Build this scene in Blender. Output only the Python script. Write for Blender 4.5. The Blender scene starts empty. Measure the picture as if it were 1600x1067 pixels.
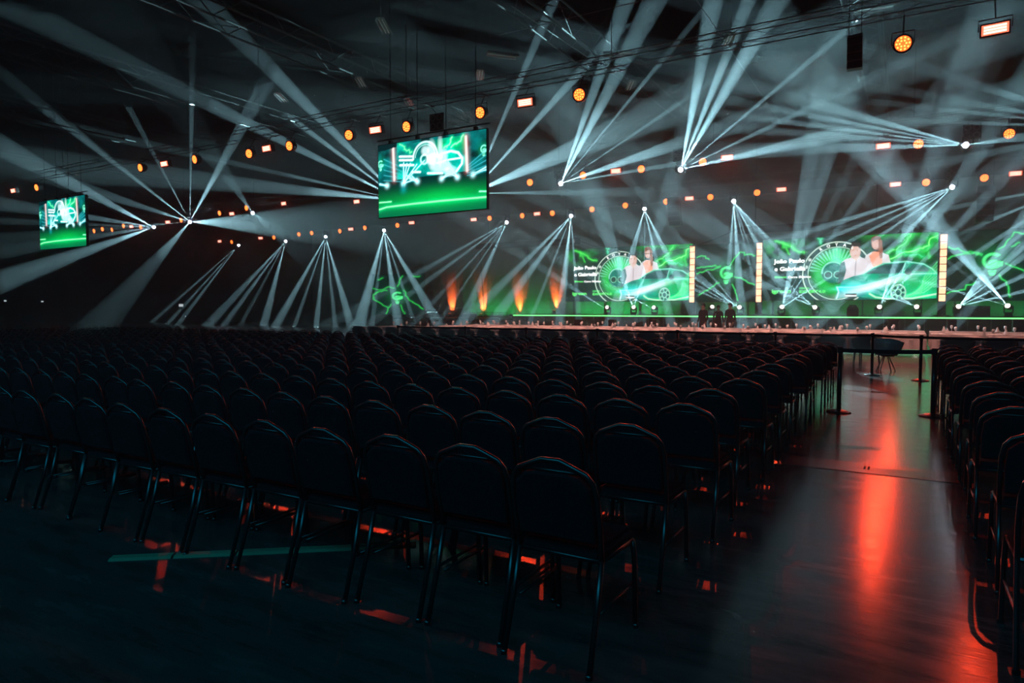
import bpy, bmesh, math, random
from mathutils import Vector, Matrix

# ------------------------------------------------------------------ camera
EYE = 1.56
F_PX = 1050.0
YAW = math.radians(30.5)      # the camera looks this far to the left of the stage axis (+Y)
PITCH = math.atan2(533.5 - 481.0, F_PX)
CAM = Vector((0, 0, EYE))
sc = bpy.context.scene
cam_data = bpy.data.cameras.new('camera')
cam_data.sensor_width = 36.0
cam_data.lens = F_PX / 1600.0 * 36.0
cam_data.clip_start = 0.05
cam_data.clip_end = 300
cam = bpy.data.objects.new('camera', cam_data)
sc.collection.objects.link(cam)
cam.location = CAM
FWD = Vector((-math.sin(YAW) * math.cos(PITCH), math.cos(YAW) * math.cos(PITCH), -math.sin(PITCH)))
cam.rotation_euler = FWD.to_track_quat('-Z', 'Y').to_euler()
sc.camera = cam
RIGHT = Vector((math.cos(YAW), math.sin(YAW), 0))
UP = RIGHT.cross(FWD)


def ray(px, py):
    return FWD + RIGHT * ((px - 800.0) / F_PX) + UP * ((533.5 - py) / F_PX)


def at_y(px, py, Y):
    r = ray(px, py)
    return CAM + r * (Y / r.y)


def at_z(px, py, z):
    r = ray(px, py)
    return CAM + r * ((z - EYE) / r.z)


# ------------------------------------------------------------------ world, exposure
world = bpy.data.worlds.new('world')
sc.world = world
world.use_nodes = True
world.node_tree.nodes['Background'].inputs[0].default_value = (0.10, 0.55, 0.75, 1)
world.node_tree.nodes['Background'].inputs[1].default_value = WORLD_STR = 0.0
sc.view_settings.view_transform = 'Standard'
sc.view_settings.look = 'None'
sc.view_settings.exposure = 0.0
sc.view_settings.gamma = 1.0
sc.view_settings.use_curve_mapping = False
cy = sc.cycles
cy.use_light_tree = True
cy.use_denoising = True
cy.use_adaptive_sampling = False
cy.light_sampling_threshold = 0.0
cy.max_bounces = 4
cy.diffuse_bounces = 1
cy.glossy_bounces = 2
cy.transmission_bounces = 2
cy.volume_bounces = 0
cy.transparent_max_bounces = 8
cy.sample_clamp_indirect = 3.0
cy.caustics_reflective = False
cy.caustics_refractive = False
try:
    cy.denoising_input_passes = 'RGB_ALBEDO'
    cy.denoising_prefilter = 'ACCURATE'
except Exception:
    pass


def area_light(name, loc, target, size_x, size_y, power, color, spread=180):
    l = bpy.data.lights.new(name, 'AREA')
    l.shape = 'RECTANGLE'
    l.size, l.size_y = size_x, size_y
    l.energy = power
    l.spread = math.radians(spread)
    l.color = color
    o = bpy.data.objects.new(name, l)
    sc.collection.objects.link(o)
    o.location = loc
    o.rotation_euler = (Vector(target) - Vector(loc)).to_track_quat('-Z', 'Y').to_euler()
    return o


# added dim teal fill, unseen behind the camera, lifts the dark chair backs (back_fill)
area_light('back_fill', (-6, -2.5, 5.5), (-6, 3.5, 0), 20, 2, 130, (.01, .50, .80), 120)
# added warm light without a fixture, brightens the tables behind the barrier
area_light('table_fill', (-8, 22.6, 9.4), (-8, 25, 0), 20, .3, 700, (1.0, .42, .34), 70)
# unseen green lights added behind the deck for the green wash on the drape
for gx, gw, gp in ((-29.5, 8.5, 60), (-19.5, 8, 70), (-7.0, 11, 26), (4.0, 8, 20)):
    area_light('drape_fill', (gx, 49.75, .9), (gx, 50.05, 3.5), gw, .12, gp, (.02, 1.0, .22))
# ------------------------------------------------------------------ beams of the moving heads
YB, YC, YS = 36.0, 46.0, 45.0      # truss over the audience, stage-front truss, stage deck
HAZE = ((0.0036, -5, 24.0), (0.0085, 24.002, 33.0), (0.0175, 33.002, 52.6))   # density, from y, to y: thickest by the stage
WHITE = (0.43, 0.82, 0.93)
CEIL = 15.2
# head: pixel of the lens, plane y; beams: (target px, py, where, width in px there, brightness)
HEADS = [
 # upper row (audience truss)
 ((242, 355, YB), 1.0, [(0, 228, 24, 34, 1.0), (0, 318, 24, 22, .6), (0, 345, 24, 12, .25), (0, 392, 24, 26, .3), (0, 440, 24, 34, 1.0)]),
 ((297, 347, YB), 1.3, [(67, 169, 'c', 14, .45), (0, 112, 'c', 20, .3), (205, 175, 'c', 9, .3), (301, 80, 'c', 11, .5), (410, 140, 'c', 24, .8),
                        (110, 560, 'f', 60, .5), (150, 300, 27, 16, .35), (545, 352, 32, 75, .7), (0, 372, 27, 16, .2)]),
 ((630, 314, YB), 1.3, [(330, 15, 'c', 34, 1.0), (455, 185, 'c', 10, .6), (60, 30, 'c', 40, 1.0), (160, 210, 28, 16, .35), (190, 270, 27, 40, .7)]),
 ((735, 303, YB), 1.3, [(866, 0, 'c', 16, .8), (958, 55, 'c', 18, .8), (1090, 150, 32, 62, 1.0), (1000, 300, 33, 16, .3)]),
 ((875, 288, YB), 1.3, [(975, 10, 'c', 26, .8), (1018, 10, 'c', 34, .9), (1092, 25, 'c', 10, .4), (1160, 95, 'c', 10, .4), (1190, 180, 31, 34, .9), (1180, 235, 33, 14, .4)]),
 ((1062, 267, YB), 1.3, [(1115, 0, 'c', 30, .9), (1170, 0, 'c', 22, .8), (1215, 0, 'c', 34, .8), (1352, 22, 'c', 12, .6), (1460, 75, 31, 20, .35), (1420, 185, 32, 34, .8), (1180, 60, 'c', 12, .3)]),
 ((1512, 227, YB), 1.0, [(1214, 146, 32, 20, .5), (1200, 168, 33, 11, .4), (1195, 186, 33, 10, .5), (1170, 203, 33, 14, .35), (1150, 236, 33, 26, .5), (1600, 214, 33, 14, .2)]),
 ((1745, 200, YB), .7, [(1420, 100, 31, 20, .35), (1430, 146, 32, 14, .35), (1400, 163, 32, 10, .35), (1390, 188, 33, 10, .3), (1250, 300, 32, 30, .2)]),
 ((395, 333, YB), .6, [(372, 300, 31, 10, .25), (420, 352, 31, 12, .2)]),
 # lower row (stage-front truss)
 ((374, 382, YC), .7, [(220, 500, 'f', 6, .5), (238, 503, 'f', 6, .5), (262, 506, 'f', 6, .5), (278, 507, 'f', 7, .5)]),
 ((447, 376, YC), .8, [(325, 508, 'f', 14, .5), (350, 508, 'f', 9, .5), (376, 508, 'f', 7, .2), (412, 508, 'f', 13, .7)]),
 ((509, 369, YC), .9, [(430, 511, 'f', 13, .7), (460, 510, 'f', 7, .4), (494, 511, 'f', 9, .7), (524, 510, 'f', 8, .4), (549, 510, 'f', 14, .8)]),
 ((600, 359, YC), 1.0, [(560, 511, 'f', 20, .9), (581, 510, 'f', 9, .3), (623, 513, 'f', 16, .8), (649, 510, 'f', 8, .4), (688, 511, 'f', 18, .8)]),
 ((793, 346, YC), .9, [(560, 480, 43, 14, .4), (585, 500, 43, 13, .4), (640, 512, 'f', 9, .3), (680, 512, 'f', 7, .25), (718, 512, 'f', 18, .6)]),
 ((893, 336, YC), 1.0, [(715, 512, 42.5, 20, .6), (763, 512, 42.5, 20, .7), (824, 513, 42.5, 8, .4), (871, 535, 'f', 20, 1.1), (905, 512, 42.5, 11, .4)]),
 ((1007, 325, YC), 1.0, [(948, 512, 42.5, 14, .6), (961, 512, 42.5, 12, .5), (1007, 512, 42.5, 5, .3), (1050, 512, 42.5, 16, .6), (1098, 512, 42.5, 24, .7)]),
 ((1146, 313, YC), 1.0, [(1132, 512, 42.5, 16, .5), (1160, 512, 42.5, 18, .9), (1196, 512, 42.5, 9, .4), (1256, 512, 42.5, 20, .7), (1330, 512, 42.5, 18, .5), (1215, 512, 42.5, 10, .3), (1372, 588, 'f', 42, .22), (1352, 612, 'f', 46, .25), (1345, 546, 'f', 40, .15)]),
 ((1490, 291, YC), 1.0, [(1100, 412, 43, 18, .7), (1150, 432, 43, 12, .7), (1190, 450, 43, 12, .6), (1240, 460, 43, 14, .7), (1310, 470, 43, 18, .8)]),
 ((1690, 285, YC), .9, [(1400, 480, 43, 16, .6), (1440, 500, 43, 12, .5), (1340, 430, 43, 16, .5), (1490, 510, 43, 16, .5), (1300, 360, 43, 16, .3)]),
 # stage deck, shooting up
 ((950, 485, YS), .5, [(880, 440, 43.2, 8, 0.5)]),
 ((990, 484, YS), .6, [(975, 440, 43.2, 8, 0.8), (1003, 440, 43.2, 6, 0.7), (1010, 330, 43.2, 12, 0.13)]),
 ((1023, 484, YS), .5, [(960, 450, 43.2, 8, 0.6)]),
 ((1112, 484, YS), .7, [(1110, 330, 43.2, 12, 0.25), (1124, 330, 43.2, 9, 0.21), (1190, 360, 43.2, 9, 0.5), (1215, 385, 43.2, 8, 0.5), (1240, 200, 'c', 16, .3)]),
 ((1157, 483, YS), .6, [(1050, 410, 43.2, 8, 0.5), (1060, 430, 43.2, 6, 0.5), (1068, 445, 43.2, 6, 0.5), (1085, 400, 43.2, 6, 0.4), (1120, 455, 43.2, 6, 0.5)]),
 ((1221, 482, YS), .8, [(1238, 400, 43.2, 9, 0.8), (1262, 350, 43.2, 12, 0.7), (1330, 330, 43.2, 12, 0.25), (1385, 250, 43.2, 12, 0.21), (1300, 430, 43.2, 7, 0.6), (1310, 300, 43.2, 12, 0.17)]),
 ((1275, 481, YS), .6, [(1180, 415, 43.2, 7, 0.5), (1190, 440, 43.2, 6, 0.5), (1206, 452, 43.2, 6, 0.5), (1225, 440, 43.2, 6, 0.5), (1100, 330, 43.2, 14, 0.13)]),
 ((1373, 481, YS), .8, [(1400, 410, 43.2, 9, 0.8), (1425, 400, 43.2, 8, 0.7), (1480, 370, 43.2, 10, 0.6), (1600, 300, 43.2, 14, 0.17), (1500, 215, 43.2, 16, 0.13)]),
 ((1434, 480, YS), .6, [(1385, 462, 43.2, 5, 0.5), (1375, 450, 43.2, 5, 0.4), (1330, 420, 43.2, 8, 0.4), (1200, 280, 43.2, 16, 0.13)]),
 ((1496, 480, YS), .8, [(1540, 425, 43.2, 10, 0.9), (1570, 410, 43.2, 9, 0.7), (1600, 400, 43.2, 9, 0.7), (1600, 430, 43.2, 8, 0.6), (1600, 455, 43.2, 6, 0.6), (1640, 330, 43.2, 14, 0.21)]),
 ((1576, 479, YS), .8, [(1530, 425, 43.2, 9, 0.8), (1500, 400, 43.2, 9, 0.5), (1470, 370, 43.2, 12, 0.6), (1460, 340, 43.2, 12, 0.3), (1440, 440, 43.2, 7, 0.5), (1280, 260, 43.2, 18, 0.13)]),
]
BEAM_POWER = 580000.0


def beam_target(px, py, where):
    if where == 'c':
        return at_z(px, py, CEIL)
    if where == 'f':
        return at_z(px, py, 0.0)
    return at_y(px, py, float(where))


def head_aim(hx, hy, Y, beams):
    """where the lens of a head points: between its beams and the audience"""
    p = at_y(hx, hy, Y)
    d = Vector((0, 0, 0))
    for (tx, ty, where, w, b) in beams:
        d += (beam_target(tx, ty, where) - p).normalized() * b
    return p, (d.normalized() + (CAM - p).normalized() * 1.6).normalized()


def make_beams():
    for (hx, hy, Y), headpow, beams in HEADS:
        p, aim = head_aim(hx, hy, Y, beams)
        src = p + aim * .24
        for (tx, ty, where, w, b) in beams:
            tgt = beam_target(tx, ty, where)
            d = tgt - src
            depth = (tgt - CAM).dot(FWD)
            half = math.atan(w * depth / F_PX / 2.0 / d.length)
            l = bpy.data.lights.new('beam_light', 'SPOT')
            l.energy = BEAM_POWER * headpow * b * 0.02 / math.tan(half)
            l.color = WHITE
            l.spot_size = max(2 * half * 1.15, math.radians(1.0))
            l.spot_blend = 0.35
            l.shadow_soft_size = 0.0
            l.use_shadow = True
            o = bpy.data.objects.new('beam_light', l)
            sc.collection.objects.link(o)
            o.location = src
            o.rotation_euler = d.to_track_quat('-Z', 'Y').to_euler()


make_beams()
# ------------------------------------------------------------------ helpers
COL = sc.collection
ORD = ['first', 'second', 'third', 'fourth', 'fifth', 'sixth', 'seventh', 'eighth', 'ninth', 'tenth', 'eleventh', 'twelfth',
       'thirteenth', 'fourteenth', 'fifteenth', 'sixteenth', 'seventeenth', 'eighteenth', 'nineteenth']
_T = {2: 'twenty', 3: 'thirty', 4: 'forty', 5: 'fifty'}


def ordw(i):                       # 0 -> first
    n = i + 1
    if n < 20:
        return ORD[i]
    t, u = divmod(n, 10)
    return (_T[t][:-1] + 'ieth') if u == 0 else _T[t] + '-' + ORD[u - 1]


def principled(name, col, rough=.6, metal=0.0, spec=.5, emit=None, estr=1.0, noise=None, bump=0.0, coat=0.0):
    m = bpy.data.materials.new(name)
    m.use_nodes = True
    nt = m.node_tree
    b = nt.nodes['Principled BSDF']
    b.inputs['Base Color'].default_value = (*col, 1)
    b.inputs['Roughness'].default_value = rough
    b.inputs['Metallic'].default_value = metal
    b.inputs['Specular IOR Level'].default_value = spec
    b.inputs['Coat Weight'].default_value = coat
    if emit:
        b.inputs['Emission Color'].default_value = (*emit, 1)
        b.inputs['Emission Strength'].default_value = estr
    if noise:                      # (scale, contrast): light mottling of the colour
        tc = nt.nodes.new('ShaderNodeTexCoord')
        n = nt.nodes.new('ShaderNodeTexNoise')
        n.inputs['Scale'].default_value = noise[0]
        n.inputs['Detail'].default_value = 4
        nt.links.new(tc.outputs['Object'], n.inputs['Vector'])
        mx = nt.nodes.new('ShaderNodeMix')
        mx.data_type = 'RGBA'
        mx.inputs['A'].default_value = (*[c * (1 - noise[1]) for c in col], 1)
        mx.inputs['B'].default_value = (*[min(1, c * (1 + noise[1])) for c in col], 1)
        nt.links.new(n.outputs['Fac'], mx.inputs['Factor'])
        nt.links.new(mx.outputs['Result'], b.inputs['Base Color'])
        if bump:
            bp = nt.nodes.new('ShaderNodeBump')
            bp.inputs['Strength'].default_value = bump
            nt.links.new(n.outputs['Fac'], bp.inputs['Height'])
            nt.links.new(bp.outputs['Normal'], b.inputs['Normal'])
    return m


def emission(name, col, strength=1.0, sample=True):
    m = bpy.data.materials.new(name)
    m.use_nodes = True
    nt = m.node_tree
    nt.nodes.clear()
    o = nt.nodes.new('ShaderNodeOutputMaterial')
    e = nt.nodes.new('ShaderNodeEmission')
    e.inputs[0].default_value = (*col, 1)
    e.inputs[1].default_value = strength
    nt.links.new(e.outputs[0], o.inputs['Surface'])
    m.cycles.emission_sampling = 'FRONT' if sample else 'NONE'
    return m


def add_box(bm, lo, hi, bevel=0.0):
    r = bmesh.ops.create_cube(bm, size=1)
    for v in r['verts']:
        v.co = Vector([(lo[i] + hi[i]) / 2 + v.co[i] * (hi[i] - lo[i]) for i in range(3)])
    if bevel:
        bmesh.ops.bevel(bm, geom=list({e for v in r['verts'] for e in v.link_edges}), offset=bevel, segments=2, affect='EDGES', profile=.6)


def add_tube(bm, pts, r, n=6, closed=False, cap=True):
    pts = [Vector(p) for p in pts]
    rings = []
    m = len(pts)
    up = None
    for i, p in enumerate(pts):
        if closed:
            t = (pts[(i + 1) % m] - pts[i - 1]).normalized()
        else:
            t = (pts[min(i + 1, m - 1)] - pts[max(i - 1, 0)]).normalized()
        if up is None:
            up = Vector((0, 0, 1)) if abs(t.z) < .9 else Vector((1, 0, 0))
        a = t.cross(up).normalized()
        b = a.cross(t).normalized()
        up = b
        rr = r[i] if isinstance(r, (list, tuple)) else r
        rings.append([bm.verts.new(p + (a * math.cos(2 * math.pi * k / n) + b * math.sin(2 * math.pi * k / n)) * rr) for k in range(n)])
    for i in range(m if closed else m - 1):
        A, B = rings[i], rings[(i + 1) % m]
        for k in range(n):
            bm.faces.new((A[k], A[(k + 1) % n], B[(k + 1) % n], B[k]))
    if cap and not closed:
        bm.faces.new(rings[0][::-1])
        bm.faces.new(rings[-1])


def add_lathe(bm, prof, n=16, origin=(0, 0, 0), axis='z'):
    o = Vector(origin)
    rings = []
    for (r, z) in prof:
        ring = []
        for k in range(n):
            a = 2 * math.pi * k / n
            c = Vector((r * math.cos(a), r * math.sin(a), z))
            if axis == 'y':
                c = Vector((c.x, c.z, -c.y))
            ring.append(bm.verts.new(o + c))
        rings.append(ring)
    for A, B in zip(rings, rings[1:]):
        for k in range(n):
            bm.faces.new((A[k], A[(k + 1) % n], B[(k + 1) % n], B[k]))
    bm.faces.new(rings[0][::-1])
    bm.faces.new(rings[-1])


def add_prism(bm, poly, y0, y1):   # polygon in x,z extruded along y
    a = [bm.verts.new((x, y0, z)) for x, z in poly]
    b = [bm.verts.new((x, y1, z)) for x, z in poly]
    bm.faces.new(a)
    bm.faces.new(b[::-1])
    n = len(poly)
    for i in range(n):
        bm.faces.new((a[i], b[i], b[(i + 1) % n], a[(i + 1) % n]))


def to_mesh(name, bm, mat, smooth=False):
    bmesh.ops.recalc_face_normals(bm, faces=bm.faces[:])
    me = bpy.data.meshes.new(name)
    bm.to_mesh(me)
    bm.free()
    if mat:
        me.materials.append(mat)
    if smooth:
        for p in me.polygons:
            p.use_smooth = True
    return me


def link(name, data, parent=None, loc=None):
    o = bpy.data.objects.new(name, data)
    COL.objects.link(o)
    if parent is not None:
        o.parent = parent
    if loc is not None:
        o.location = loc
    return o


def obj(name, bm, mat, parent=None, smooth=False, loc=None):
    return link(name, to_mesh(name, bm, mat, smooth), parent, loc)


def tag(o, label, cat, group=None):
    o['label'] = label
    o['category'] = cat
    if group:
        o['group'] = group
    return o


def thing(name, label, cat, loc=(0, 0, 0), rotz=0.0, group=None):
    o = link(name, None)
    o.location = loc
    o.rotation_euler = (0, 0, rotz)
    return tag(o, label, cat, group)


def kids(o):
    return [c for c in COL.objects if c.parent == o]


def tree_of(o):                    # (object, [subtrees])
    return (o, [tree_of(c) for c in kids(o)])


def dup(tree, parent=None, loc=None, rot=None, label=None, group=None):
    src, subs = tree
    c = src.copy()
    COL.objects.link(c)
    if parent is not None:
        c.parent = parent
    if loc is not None:
        c.location = loc
    if rot is not None:
        c.rotation_euler = rot
    if label:
        c['label'] = label
    if group:
        c['group'] = group
    for s in subs:
        dup(s, c)
    return c


def struct(name, bm, mat):
    o = obj(name, bm, mat)
    o['kind'] = 'structure'
    return o


# ------------------------------------------------------------------ materials
M_black = principled('black_metal', (.012, .012, .014), .45, .3)
M_matte = principled('matte_black_cloth', (.012, .013, .015), .95, spec=.1)
M_fabric = principled('chair_fabric', (.014, .015, .018), .92, spec=.12, noise=(60, .4), bump=.1)
M_tube = principled('chair_tube', (.10, .11, .115), .30, .9)
M_rubber = principled('rubber', (.01, .01, .01), .8)
M_lens_off = principled('unlit_lens', (.10, .10, .10), .35, .3)
M_white = principled('white_plastic', (.72, .72, .70), .4)
M_leather = principled('shaded_upholstery', (.16, .19, .175), .5, noise=(8, .12))  # grey-green carries the shade on the backs of the white armchairs
M_shell = principled('white_shell', (.62, .62, .60), .35)
M_cloth = principled('white_tablecloth', (.66, .60, .57), .85, noise=(3, .08))
M_belt = principled('barrier_belt', (.01, .012, .014), .7)
M_post = principled('barrier_post', (.05, .06, .06), .28, .8)
M_deck = principled('stage_deck', (.02, .02, .022), .5, noise=(2, .3))
M_skin = principled('skin', (.35, .22, .16), .5)
M_darkcloth = principled('dark_clothes', (.012, .014, .018), .9)
M_hair = principled('dark_hair', (.01, .008, .007), .6)
M_glass = principled('clear_glass', (.8, .85, .85), .05, 0, .8)
M_redbar = emission('red_wash_led', (1.0, .14, .07), 2.2, False)
M_redhot = emission('red_wash_core', (1.0, .78, .62), 1.7, False)
M_par = emission('amber_par_led', (1.0, .10, .015), 3.0, False)
M_parhot = emission('amber_par_core', (1.0, .30, .05), 5.0, False)
M_lens = emission('beam_lens', (.75, .90, 1.0), 60.0, False)
M_lens_warm = emission('floor_beam_lens', (1.0, .88, .74), 6.0, False)
M_strip = emission('green_led_strip', (.16, 1.0, .22), 3.2, False)
M_batten = emission('green_batten_led', (.02, 1.0, .16), 20.0)
M_cell = emission('amber_tower_led', (1.0, .45, .26), 3.0, False)
M_uplight = emission('orange_uplight_lens', (1.0, .16, .03), 5.0, False)
M_text = principled('screen_white_text', (.8, .8, .8), .8, emit=(1, 1, 1), estr=2.2)
M_textg = principled('screen_green_text', (.1, .8, .15), .8, emit=(.12, 1.0, .18), estr=1.8)
for _m in (M_text, M_textg):
    _m.cycles.emission_sampling = 'NONE'
M_exit = emission('lit_white_panel', (.75, .9, .95), .8, False)


def floor_material():
    m = bpy.data.materials.new('polished_concrete')
    m.use_nodes = True
    nt = m.node_tree
    N, L = nt.nodes, nt.links
    b = N['Principled BSDF']
    tc = N.new('ShaderNodeTexCoord')
    mp = N.new('ShaderNodeMapping')
    mp.inputs['Scale'].default_value = (.5, 2.4, 1)
    L.new(tc.outputs['Object'], mp.inputs['Vector'])
    n1 = N.new('ShaderNodeTexNoise')
    n1.inputs['Scale'].default_value = 3.0
    n1.inputs['Detail'].default_value = 8
    n1.inputs['Roughness'].default_value = .7
    L.new(mp.outputs[0], n1.inputs['Vector'])
    r1 = N.new('ShaderNodeValToRGB')
    r1.color_ramp.elements[0].position = .3
    r1.color_ramp.elements[0].color = (.030, .027, .026, 1)
    r1.color_ramp.elements[1].position = .72
    r1.color_ramp.elements[1].color = (.085, .080, .076, 1)
    L.new(n1.outputs['Fac'], r1.inputs['Fac'])
    L.new(r1.outputs['Color'], b.inputs['Base Color'])
    mr = N.new('ShaderNodeMapRange')
    mr.inputs['From Min'].default_value = .3
    mr.inputs['From Max'].default_value = .7
    mr.inputs['To Min'].default_value = .12
    mr.inputs['To Max'].default_value = .22
    L.new(n1.outputs['Fac'], mr.inputs['Value'])
    L.new(mr.outputs[0], b.inputs['Roughness'])
    b.inputs['Specular IOR Level'].default_value = .42
    # fine scratches across the way the floor was ground
    mp2 = N.new('ShaderNodeMapping')
    mp2.inputs['Scale'].default_value = (2.5, 60, 1)
    L.new(tc.outputs['Object'], mp2.inputs['Vector'])
    n2 = N.new('ShaderNodeTexNoise')
    n2.inputs['Scale'].default_value = 2.0
    n2.inputs['Detail'].default_value = 3
    L.new(mp2.outputs[0], n2.inputs['Vector'])
    bp = N.new('ShaderNodeBump')
    bp.inputs['Strength'].default_value = .12
    bp.inputs['Distance'].default_value = .004
    L.new(n2.outputs['Fac'], bp.inputs['Height'])
    L.new(bp.outputs['Normal'], b.inputs['Normal'])
    return m


M_floor = floor_material()
M_wall = principled('dark_painted_wall', (.020, .022, .024), .9, noise=(.6, .3))
M_roof = principled('dark_roof_deck', (.0004, .0005, .0006), .95, spec=.0, noise=(1, .3))
M_drape = principled('grey_stage_drape', (.38, .37, .34), .9, noise=(1.5, .12))

# ------------------------------------------------------------------ the hall
XL, XR, YN, YF, ZR = -76.0, 13.0, -4.0, 51.0, 15.5
bm = bmesh.new(); add_box(bm, (XL, YN - 5, -.3), (XR, YF, 0)); struct('floor', bm, M_floor)
bm = bmesh.new(); add_box(bm, (XL, YF, -.3), (XR, YF + .4, ZR)); struct('wall_back', bm, M_wall)
bm = bmesh.new(); add_box(bm, (XL - .4, YN, -.3), (XL, YF + .4, ZR)); struct('wall_left', bm, M_wall)
bm = bmesh.new(); add_box(bm, (XR, YN, -.3), (XR + .4, YF + .4, ZR)); struct('wall_right', bm, M_wall)
bm = bmesh.new()
add_box(bm, (XL - .4, YN, ZR), (XR + .4, YF + .4, ZR + .3))
y = YN + 1.0
while y < YF:                       # ribs of the profiled roof sheet
    add_box(bm, (XL, y, ZR - .12), (XR, y + .18, ZR + .02))
    y += 1.5
struct('ceiling', bm, M_roof)
bm = bmesh.new()
add_box(bm, (-1.03, 7.10, 0), (.9, 7.55, .004), .0015)
t1 = struct('trim_1', bm, principled('floor_channel_lid', (.020, .018, .018), .24, noise=(20, .4)))
bm = bmesh.new()
for x in (-.335, -.300):
    add_box(bm, (x, 7.26, .002), (x + .016, 7.40, .0055))
obj('channel_slot', bm, M_rubber, t1)
# haze that fills the hall, thicker towards the stage where the haze machines stand; it scatters the lamps' light
for hk, (dens, hy0, hy1) in enumerate(HAZE):
    hz = bpy.data.materials.new('haze')
    hz.use_nodes = True
    nt = hz.node_tree
    nt.nodes.clear()
    _o = nt.nodes.new('ShaderNodeOutputMaterial')
    _v = nt.nodes.new('ShaderNodeVolumeScatter')
    _v.inputs['Density'].default_value = dens
    _v.inputs['Color'].default_value = (.92, .97, 1, 1)
    nt.links.new(_v.outputs[0], _o.inputs['Volume'])
    bm = bmesh.new(); add_box(bm, (XL - 1, hy0, -1), (XR + 1, hy1, 17.0))
    haze = obj('haze', bm, hz)
    haze['kind'] = 'stuff'
    haze['label'] = ('thin stage haze filling the whole hall', 'thicker haze over the stage half of the hall', 'thickest haze bank before the stage screens')[hk]
    haze['category'] = 'haze'

# roof trusses running towards the stage, and the cables between them
def box_truss(name, a, b, s, mat, label, cat, group=None, brace=1.2, r=.028):
    """square lattice truss of side s from a to b (its own thing, chords + lacing)"""
    a, b = Vector(a), Vector(b)
    d = (b - a).normalized()
    side = Vector((0, 0, 1)).cross(d).normalized() * (s / 2)
    up = Vector((0, 0, s / 2))
    root = thing(name, label, cat, a, 0, group)
    cs = [side + up, -side + up, -side - up, side - up]
    for c in cs:
        bm = bmesh.new()
        add_tube(bm, [c, c + (b - a)], r, 6)
        obj('chord', bm, mat, root)
    bm = bmesh.new()
    L = (b - a).length
    n = max(2, int(L / brace))
    for i in range(n):
        p, q = d * (L * i / n), d * (L * (i + 1) / n)
        for j in range(4):
            c0, c1 = (cs[j], cs[(j + 1) % 4]) if i % 2 else (cs[(j + 1) % 4], cs[j])
            add_tube(bm, [p + c0, q + c1], r * .5, 4, cap=False)
    lc = obj('lacing', bm, mat, root)
    return root


M_truss = principled('aluminium_truss', (.16, .17, .17), .38, .8)
M_steel = principled('roof_steel', (.012, .016, .016), .5, .4)
for i, x in enumerate((-62, -50, -38, -26, -14, -2, 9)):
    box_truss('roof_truss', (x, -1, 14.4), (x, YF - .2, 14.4), 1.2, M_steel,
              'dark steel roof truss running to the stage, %s from the right side wall' % ordw(6 - i), 'roof truss', 'roof trusses', 1.6, .05)

# ------------------------------------------------------------------ drape, stage
bm = bmesh.new()
n = 700
x0, x1, z0, z1 = -54.0, 12.5, 0.0, 9.6
lo, hi = [], []
for i in range(n + 1):
    x = x0 + (x1 - x0) * i / n
    yy = 50.3 + .07 * math.sin(x * 7.3) + .03 * math.sin(x * 17.1 + 1)
    lo.append(bm.verts.new((x, yy, z0 + .02)))
    hi.append(bm.verts.new((x, yy, z1)))
for i in range(n):
    bm.faces.new((lo[i], lo[i + 1], hi[i + 1], hi[i]))
dr = obj('stage_drape', bm, M_drape, smooth=True)
md = dr.modifiers.new('thickness', 'SOLIDIFY'); md.thickness = .01
tag(dr, 'wide grey pleated drape hanging behind the stage screens', 'drape')

STAGE_X0, STAGE_X1, STAGE_Y0, DECK = -26.2, 12.0, 44.0, 1.06
st = thing('stage', 'black stage platform with a green light line along its front edge', 'stage', (0, STAGE_Y0, 0))
k = 0
x = STAGE_X0
while x < STAGE_X1 - .5:
    w = min(2.0, STAGE_X1 - x)
    bm = bmesh.new()
    add_box(bm, (x + .004, 0, DECK - .12), (x + w - .004, 5.4, DECK), .006)
    obj('deck_panel', bm, M_deck, st)
    bm = bmesh.new()
    add_tube(bm, [(x + .05, .06, 0), (x + .05, .06, DECK - .12)], .028, 6)
    obj('deck_leg', bm, M_truss, st)
    bm = bmesh.new()
    add_tube(bm, [(x + 1.0, .06, 0), (x + 1.0, .06, DECK - .12)], .028, 6)
    obj('deck_leg', bm, M_truss, st)
    x += w
bm = bmesh.new(); add_box(bm, (STAGE_X0, .5, 0), (STAGE_X1, .53, DECK - .12)); obj('skirt', bm, M_matte, st)
bm = bmesh.new(); add_box(bm, (STAGE_X0 + .4, -.035, DECK - .09), (STAGE_X1, -.002, DECK - .025)); obj('light_strip', bm, M_strip, st)['label'] = 'glowing green light strip'
# lower side platform to the left of the stage
st2 = thing('side_platform', 'low dark platform to the left of the main stage', 'platform', (0, 44.5, 0))
bm = bmesh.new(); add_box(bm, (-38, 0, .62), (-26.4, 4.6, .74), .006); obj('deck_panel', bm, M_deck, st2)
st2 = thing('stage_rail', 'thin metal rail with posts along the low side platform', 'railing', (0, 44.45, 0))
for i in range(9):
    xx = -37.8 + i * 1.4
    bm = bmesh.new(); add_tube(bm, [(xx, 0, 0), (xx, 0, 1.2)], .022, 6); obj('rail_post', bm, M_truss, st2)
bm = bmesh.new(); add_tube(bm, [(-37.8, 0, 1.2), (-26.6, 0, 1.2)], .02, 6); obj('rail', bm, M_truss, st2)

# ------------------------------------------------------------------ screens: the picture is colour on a fine grid
import numpy as np


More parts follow.
